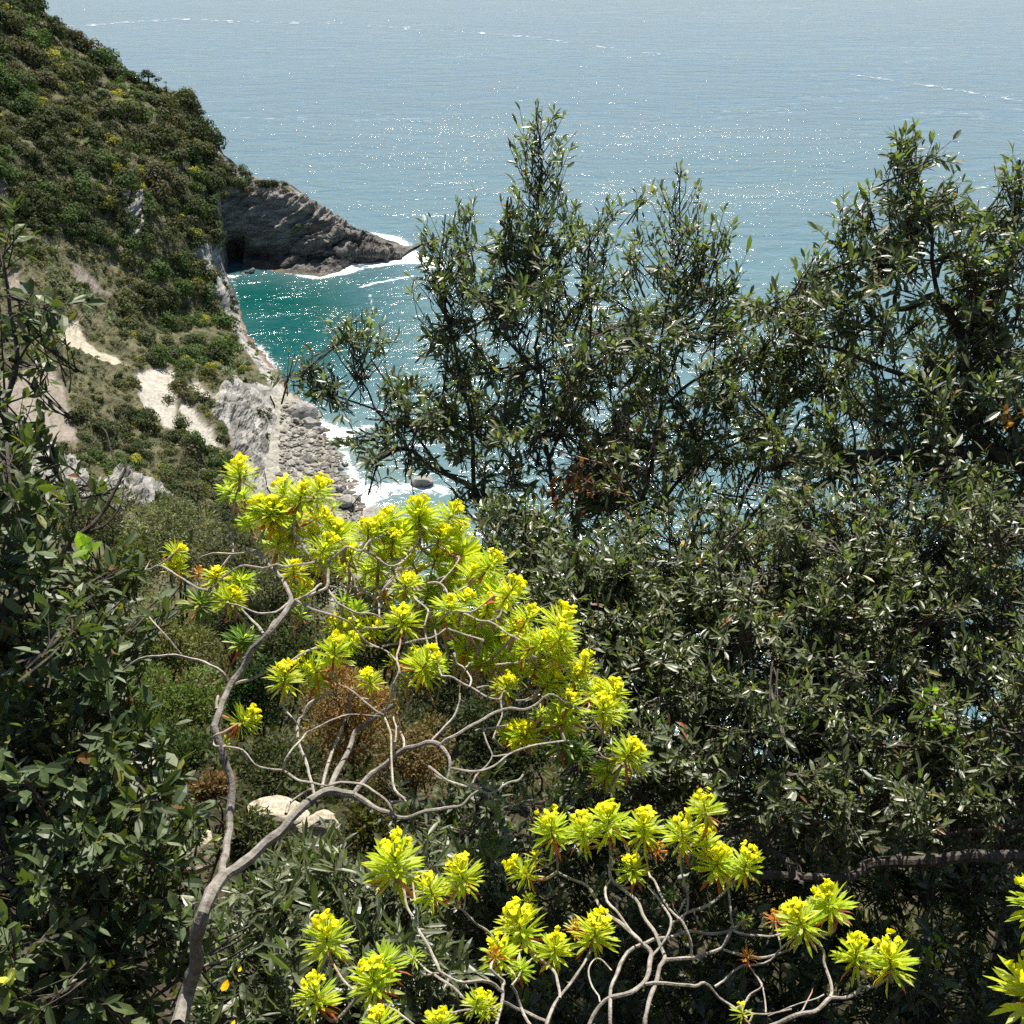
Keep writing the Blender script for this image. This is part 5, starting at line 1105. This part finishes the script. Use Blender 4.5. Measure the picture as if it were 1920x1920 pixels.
E1R = '''450 905 450 870 62 n;540 945 527 908 64 n;562 945 567 914 58 n;588 934 604 904 62 n;500 972 483 942 60 n;506 975 508 942 76 n;512 978 526 954 60 n;590 975 607 964 56 n;520 1033 523 1006 66 n;635 1022 631 986 72 n;600 1042 617 1013 56 n;690 1017 691 984 66 n;735 982 729 958 56 n;787 988 784 944 74 n;787 994 791 962 70 n;746 1005 752 996 54 f;780 1070 768 1045 58 y;838 978 856 953 60 n;835 1007 848 998 52 n;862 1045 872 1030 70 f;908 1074 928 1047 66 n;945 1127 966 1097 66 n;926 1117 934 1106 52 f;757 1177 754 1150 66 n;690 1192 704 1168 54 n;669 1196 659 1170 58 n;625 1242 629 1202 66 n;597 1264 567 1240 62 n;533 1286 536 1254 62 n;787 1263 808 1228 74 n;787 1258 775 1226 50 n;738 1250 737 1228 38 y;697 1287 690 1264 48 n;445 1358 474 1340 58 n;422 1397 424 1385 28 g;1040 1187 1058 1148 70 n;1045 1208 1057 1180 56 n;985 1227 1004 1203 60 n;1045 1238 1057 1214 56 n;985 1167 998 1144 52 n;1095 1257 1099 1230 44 y;1080 1282 1085 1258 52 n;946 1300 952 1273 50 y;1020 1295 1040 1267 60 n;1115 1308 1122 1286 52 n;1145 1312 1156 1284 58 n;1060 1337 1068 1306 56 n;1130 1348 1133 1312 66 n;970 1387 983 1362 58 n;984 1392 985 1368 60 y;952 1385 955 1364 46 n;1052 1360 1054 1350 66 f;1052 1402 1054 1380 60 d;1172 1424 1190 1402 70 n;1136 1462 1141 1446 68 g;1139 1436 1140 1420 42 d;325 1040 338 1028 46 n;325 1072 328 1056 46 y;371 1082 374 1066 30 o;374 1142 376 1130 68 d;427 1132 438 1115 60 n;450 1100 452 1090 60 g;405 1090 406 1074 48 y;453 1212 458 1196 64 d;550 1080 552 1066 52 y;562 1115 576 1095 46 n;640 1132 643 1120 42 g;665 1156 664 1140 52 g;562 1160 566 1148 42 d;722 1126 722 1112 34 o;820 1022 826 998 60 n;880 1092 888 1066 62 n;838 1150 842 1130 60 n;890 1180 894 1158 60 g;900 1212 908 1190 60 g;935 1200 944 1180 60 g;872 1222 876 1198 56 g;962 1188 972 1168 58 n;938 1240 946 1220 54 g;905 1252 912 1232 54 g;812 1062 820 1040 60 n;710 1072 712 1048 56 n;660 1050 656 1030 54 n;684 1082 690 1060 54 g;760 1108 764 1086 56 n;800 1118 806 1094 58 g;850 1088 856 1066 56 g;735 1030 738 1006 58 n;715 1000 712 974 54 n;770 1010 762 984 56 n;868 1140 876 1116 56 n;910 1150 920 1126 54 n;960 1252 968 1232 54 g;1000 1262 1010 1242 52 n;1010 1215 1022 1192 56 n;755 1140 758 1118 52 g;590 1020 586 996 50 n;560 985 566 962 50 g;470 990 462 968 50 g;460 940 455 918 46 g;620 960 630 942 40 g;830 1100 836 1078 54 g;815 1250 830 1236 44 g;650 1215 664 1196 44 n;590 1288 602 1270 44 g;1085 1420 1088 1400 52 d;1150 1345 1162 1325 50 g;1010 1345 1020 1325 40 g'''
E2L = ['11,11,0|1102,1926 1114,1904 1128,1882 1147,1870 1181,1862 1204,1848 1215,1828 1221,1803 1219,1786 1204,1772', '9,5,0,.15|1204,1772 1184,1749 1159,1730 1145,1716 1122,1693 1100,1662 1074,1648 1049,1634 1045,1623 1038,1580', '11,7,0,.1|1209,1926 1215,1890 1226,1856 1237,1825 1247,1800 1235,1772 1223,1744 1204,1716 1192,1685 1170,1665 1147,1645 1147,1609 1145,1567', '6,6,-.04|1147,1648 1136,1665 1145,1699 1167,1724 1192,1761 1206,1774', '9,7,0|1248,1800 1294,1797 1322,1789 1353,1777 1367,1752 1374,1735', '6,5,-.02|1374,1735 1368,1702 1364,1665 1359,1645',
 '7,5,-.03,.15|1296,1794 1296,1763 1280,1732 1266,1716 1237,1679 1226,1648 1215,1634 1211,1575', '7,5,-.04|1221,1797 1235,1777 1251,1755 1256,1732 1251,1710 1237,1693 1215,1662', '7,5,-.03,.15|1256,1731 1288,1710 1327,1696 1361,1668 1392,1642', '6,4,-.02,.2|1288,1709 1287,1671 1277,1634 1277,1592', '9,6,.02|1176,1786 1209,1769 1251,1758 1285,1747 1322,1749 1372,1744 1389,1735 1395,1728', '9,8,0|1176,1786 1159,1820 1145,1853 1145,1890 1145,1926', '9,6,-.02|1209,1846 1254,1843 1305,1848 1322,1842 1350,1865 1378,1890', '6,5,0|1378,1892 1397,1882 1408,1867 1429,1850 1420,1832', '4,4,0,.9|1420,1832 1407,1811 1402,1798', '6,5,0|1340,1850 1389,1814 1402,1808 1445,1799 1464,1777 1498,1752', '6,5,-.02|1375,1745 1406,1752 1440,1756 1462,1750 1490,1742', '6,5,.02|1356,1780 1406,1789 1440,1794 1464,1788 1504,1766', '4,4,0,.7|1464,1777 1460,1755 1454,1728',
 '11,8,0|1440,1926 1492,1903 1521,1895 1543,1881 1557,1870 1582,1870 1605,1861 1613,1850', '5,4,0,.9|1613,1850 1605,1827 1604,1808', '6,5,0,.7|1613,1850 1639,1847 1661,1833 1670,1822', '8,6,0|1557,1870 1556,1839 1546,1808 1543,1785 1521,1757 1509,1746', '4,4,0|1397,1895 1436,1900 1484,1892', '4,3,0,1|1498,1902 1512,1875 1524,1852', '4,3,0|1436,1899 1434,1870 1431,1852', '9,6,0|1024,1926 1035,1890 1052,1865 1077,1836 1094,1808 1111,1769', '7,6,0,.3|1050,1872 1046,1845 1038,1817 1007,1789 984,1766', '8,8,0|930,1926 942,1879 944,1860 942,1850', '9,7,0|943,1860 917,1837 872,1842 845,1832 825,1822', '7,5,0,.3|825,1822 815,1797 807,1777 790,1752 780,1730 765,1705 757,1670 745,1650', '5,4,-.02,.3|780,1730 779,1695 774,1655', '6,4,0,.5|940,1775 915,1747 890,1730 867,1707 840,1695 817,1687', '4,4,0,.9|867,1707 872,1672',
 '6,5,.02|787,1822 805,1826 822,1825', '5,4,.02|811,1826 777,1797 760,1785', '7,5,0|815,1828 852,1850 872,1875', '5,5,0,.8|675,1865 650,1845 635,1825 620,1795 615,1785', '6,5,0|780,1926 740,1895 700,1880 675,1865', '5,4,0,.8|727,1900 727,1880 722,1855', '5,5,0|842,1899 872,1892 940,1887', '9,7,.03|942,1879 984,1895 1024,1915', '6,7,.02|959,1848 979,1887 998,1926', '4,3.5,0|1125,1879 1111,1850 1104,1822 1114,1800 1128,1800 1147,1820', '7,6,0|942,1850 944,1839 922,1820 930,1800', '4,4,0|959,1848 985,1808 1007,1789', '6,5,.02|984,1766 975,1790 975,1815', '4,3,.02|1272,1718 1262,1700 1260,1680', '5,4,0|1272,1712 1281,1690 1290,1686', '3.5,3,0|1545,1865 1500,1880 1440,1905']
E2R = '''742 1648 741 1582 112 n;815 1688 800 1648 76 n;872 1662 858 1616 84 n;615 1785 610 1726 100 n;600 1887 586 1846 86 n;705 1860 696 1814 96 n;727 1822 713 1786 84 g;720 1936 706 1902 80 n;830 1940 822 1896 74 n;890 1892 899 1866 56 n;915 1900 912 1874 52 n;982 1765 963 1700 106 n;939 1807 931 1752 76 n;1038 1797 1043 1752 72 n;1112 1769 1122 1710 86 n;1077 1748 1078 1730 42 o;1038 1574 1027 1524 80 n;1097 1577 1091 1536 76 n;1145 1560 1137 1510 82 n;1209 1572 1204 1514 82 n;1280 1582 1277 1535 80 n;1325 1532 1317 1496 74 n;1188 1647 1181 1602 66 n;996 1643 962 1622 70 n;1004 1616 1002 1600 42 y;992 1694 991 1680 36 y;1342 1636 1350 1600 86 n;1394 1639 1404 1600 74 n;1325 1590 1324 1560 58 n;1563 1714 1548 1674 90 n;1509 1748 1490 1702 92 n;1454 1730 1451 1714 42 o;1605 1810 1605 1762 86 n;1670 1824 1667 1772 96 n;1402 1800 1402 1790 42 o;1395 1908 1385 1884 44 n;1395 1730 1395 1718 36 d;1260 1682 1259 1672 30 d;975 1828 976 1808 52 g;775 1800 778 1786 44 g;930 1800 925 1782 40 o;1155 1555 1172 1535 40 f;1230 1600 1236 1584 40 o'''
g1 = np.random.default_rng(71)
b_ = at_depth(np.array(322), np.array(1960), np.array(2.03)); gz = float(bank_z(b_[0] - .03, b_[1] - .05))
SP1 = thing('tree_spurge', (b_[0] - .03, b_[1] - .05, gz), 'tall flowering tree spurge with a thick forked grey trunk and a wide yellow crown', 'flowering shrub', 'tree spurges in flower')
st1 = []; branch_set(SP1, d1, E1L, g1, st1)
top_ = at_depth(np.array(333.), np.array(1925.), d1(np.array(333.), np.array(1925.))); mb = MB(); pp = catmull([top_, (top_ + [b_[0] - .03, b_[1] - .05, gz]) / 2 + [-.015, 0, 0], [b_[0] - .03, b_[1] - .05, gz - .08]], 4)
tube(mb, pp, np.linspace(.0136, .019, len(pp)), 10, GREYB, .07); mb.build('trunk', M_BARK_SP, SP1)
rs = [x.split() for x in E1R.split(';')]; big = sorted(range(len(rs)), key=lambda i: -float(rs[i][4]))[:30]
for i, x in enumerate(rs):
    a = [float(q) for q in x[:5]]; a[4] *= 1.17; rel = float(g1.uniform(.0, .09)) + (.12 if x[5] == 'g' else 0)
    B_, ax, L0 = rosette(SP1, d1, *a, x[5], g1, 10 if i in big else 0, rel); join(SP1, d1, a[0], a[1], B_, ax, L0, st1, g1)
    if i % 5 < 3 and float(x[0]) > 440 and a[4] > 50 and not (530 < a[0] < 700 and a[1] > 1180) and a[1] < 1300:    # smaller leafy shoots fill the crown behind
        o_ = g1.uniform(-34, 34); B_, ax, L0 = rosette(SP1, d1, a[0] + o_, a[1] + 26, a[0] + o_ * 1.2, a[1] + 6, a[4] * .85, 'ngg'[int(g1.integers(3))], g1, 0, .22); join(SP1, d1, a[0] + o_, a[1] + 26, B_, ax, L0, st1, g1)
g2 = np.random.default_rng(72)
b_ = at_depth(np.array(1150), np.array(2150), np.array(1.85)); gz = float(bank_z(b_[0], b_[1])); gp = np.array([b_[0], b_[1], gz])
SP2 = thing('tree_spurge', gp, 'lower tree spurge with many pale bare stems and large flower heads along the bottom edge', 'flowering shrub', 'tree spurges in flower')
st2 = []; branch_set(SP2, d2, E2L, g2, st2)
for (u, v, w) in ((1102, 1926, 11), (1209, 1926, 11), (1145, 1926, 9), (1440, 1926, 11), (1024, 1926, 9), (930, 1926, 9), (998, 1926, 7), (780, 1926, 7)):      # the stems run on down to one root
    p_ = at_depth(np.array(float(u)), np.array(float(v)), d2(np.array(float(u)), np.array(float(v)))); mb = MB(); pp = catmull([p_, p_ * .55 + gp * .45 + [(p_[0] - gp[0]) * .25, 0, -.02], gp + [0, 0, -.05]], 4)
    r_ = w / 2 / FPX * 1.8; tube(mb, pp, np.linspace(r_, r_ * 1.7, len(pp)), 7, GREYB, .07); mb.build('branch', M_BARK_SP, SP2)
rs = [x.split() for x in E2R.split(';')]; big = sorted(range(len(rs)), key=lambda i: -float(rs[i][4]))[:22]
for i, x in enumerate(rs):
    a = [float(q) for q in x[:5]]
    B_, ax, L0 = rosette(SP2, d2, *a, x[5], g2, 13 if i in big else 0, float(g2.uniform(-.03, .03))); join(SP2, d2, a[0], a[1], B_, ax, L0, st2, g2)
# a third one, mostly outside the right edge
g3 = np.random.default_rng(73); d3_ = lambda u, v: 1.55 + 0 * np.asarray(v, float)
b_ = at_depth(np.array(2060), np.array(2200), np.array(1.6)); gz = float(bank_z(b_[0], b_[1])); gp = np.array([b_[0], b_[1], gz])
SP3 = thing('tree_spurge', gp, 'spurge shrub of which only leaf tips reach in at the lower right edge', 'flowering shrub', 'tree spurges in flower')
st3 = []; branch_set(SP3, d3_, ['8,6,0,.3|2040,2080 2000,1980 1960,1930 1945,1895', '7,5,0,.3|2040,2080 2020,1900 1985,1780 1962,1720'], g3, st3)
p_ = at_depth(np.array(2040.), np.array(2080.), np.array(1.55)); mb = MB(); tube(mb, [p_, (p_ + gp) / 2 + [.03, 0, 0], gp], [.003, .004, .006], 7, GREYB); mb.build('branch', M_BARK_SP, SP3)
for x in ('1942 1892 1928 1822 150 n', '1955 1716 1940 1640 120 n'):
    a = x.split(); rosette(SP3, d3_, *[float(q) for q in a[:5]], a[5], g3, 20)

# ------------------------------------------------------------------ lines of drifting foam far out on the sea
gw = np.random.default_rng(91)
for px, cnt, lb in (([(60, 50), (170, 47), (260, 40), (330, 36), (450, 40), (640, 44)], 150, 'broken white line of drifting foam at the top left of the sea'), ([(690, 48), (900, 62), (1000, 70), (1100, 85), (1260, 104)], 110, 'faint broken line of drifting foam at the top centre of the sea'), ([(1600, 140), (1740, 160), (1850, 178), (1930, 192)], 130, 'broken white line of drifting foam at the upper right of the sea')):
    a = np.array(px, float); w = np.interp(gw.uniform(size=cnt), np.linspace(0, 1, len(a)), np.arange(len(a))); w = w + .15 * np.sin(w * 9)
    u_ = np.interp(w, np.arange(len(a)), a[:, 0]); v_ = np.interp(w, np.arange(len(a)), a[:, 1]) + gw.normal(size=cnt) * 1.0; mb = MB()
    for x, y in zip(u_, v_):
        k = 8; an = np.arange(k) / k * 6.283; lu, lv = gw.gamma(1.4, 2.2) + .8, gw.uniform(.12, .45)
        q = at_z(x + lu * np.cos(an) * gw.uniform(.6, 1.2, k), y + lv * np.sin(an), np.full(k, .12)); c_ = q.mean(0) + [0, 0, .10]
        mb.add(np.concatenate([q, [c_]]), np.array([(j, (j + 1) % k, k) for j in range(k)]), None, (.40, .44, .47))
    tag(mb.build('foam_line', M_FOAM), lb, 'foam', kind='stuff')
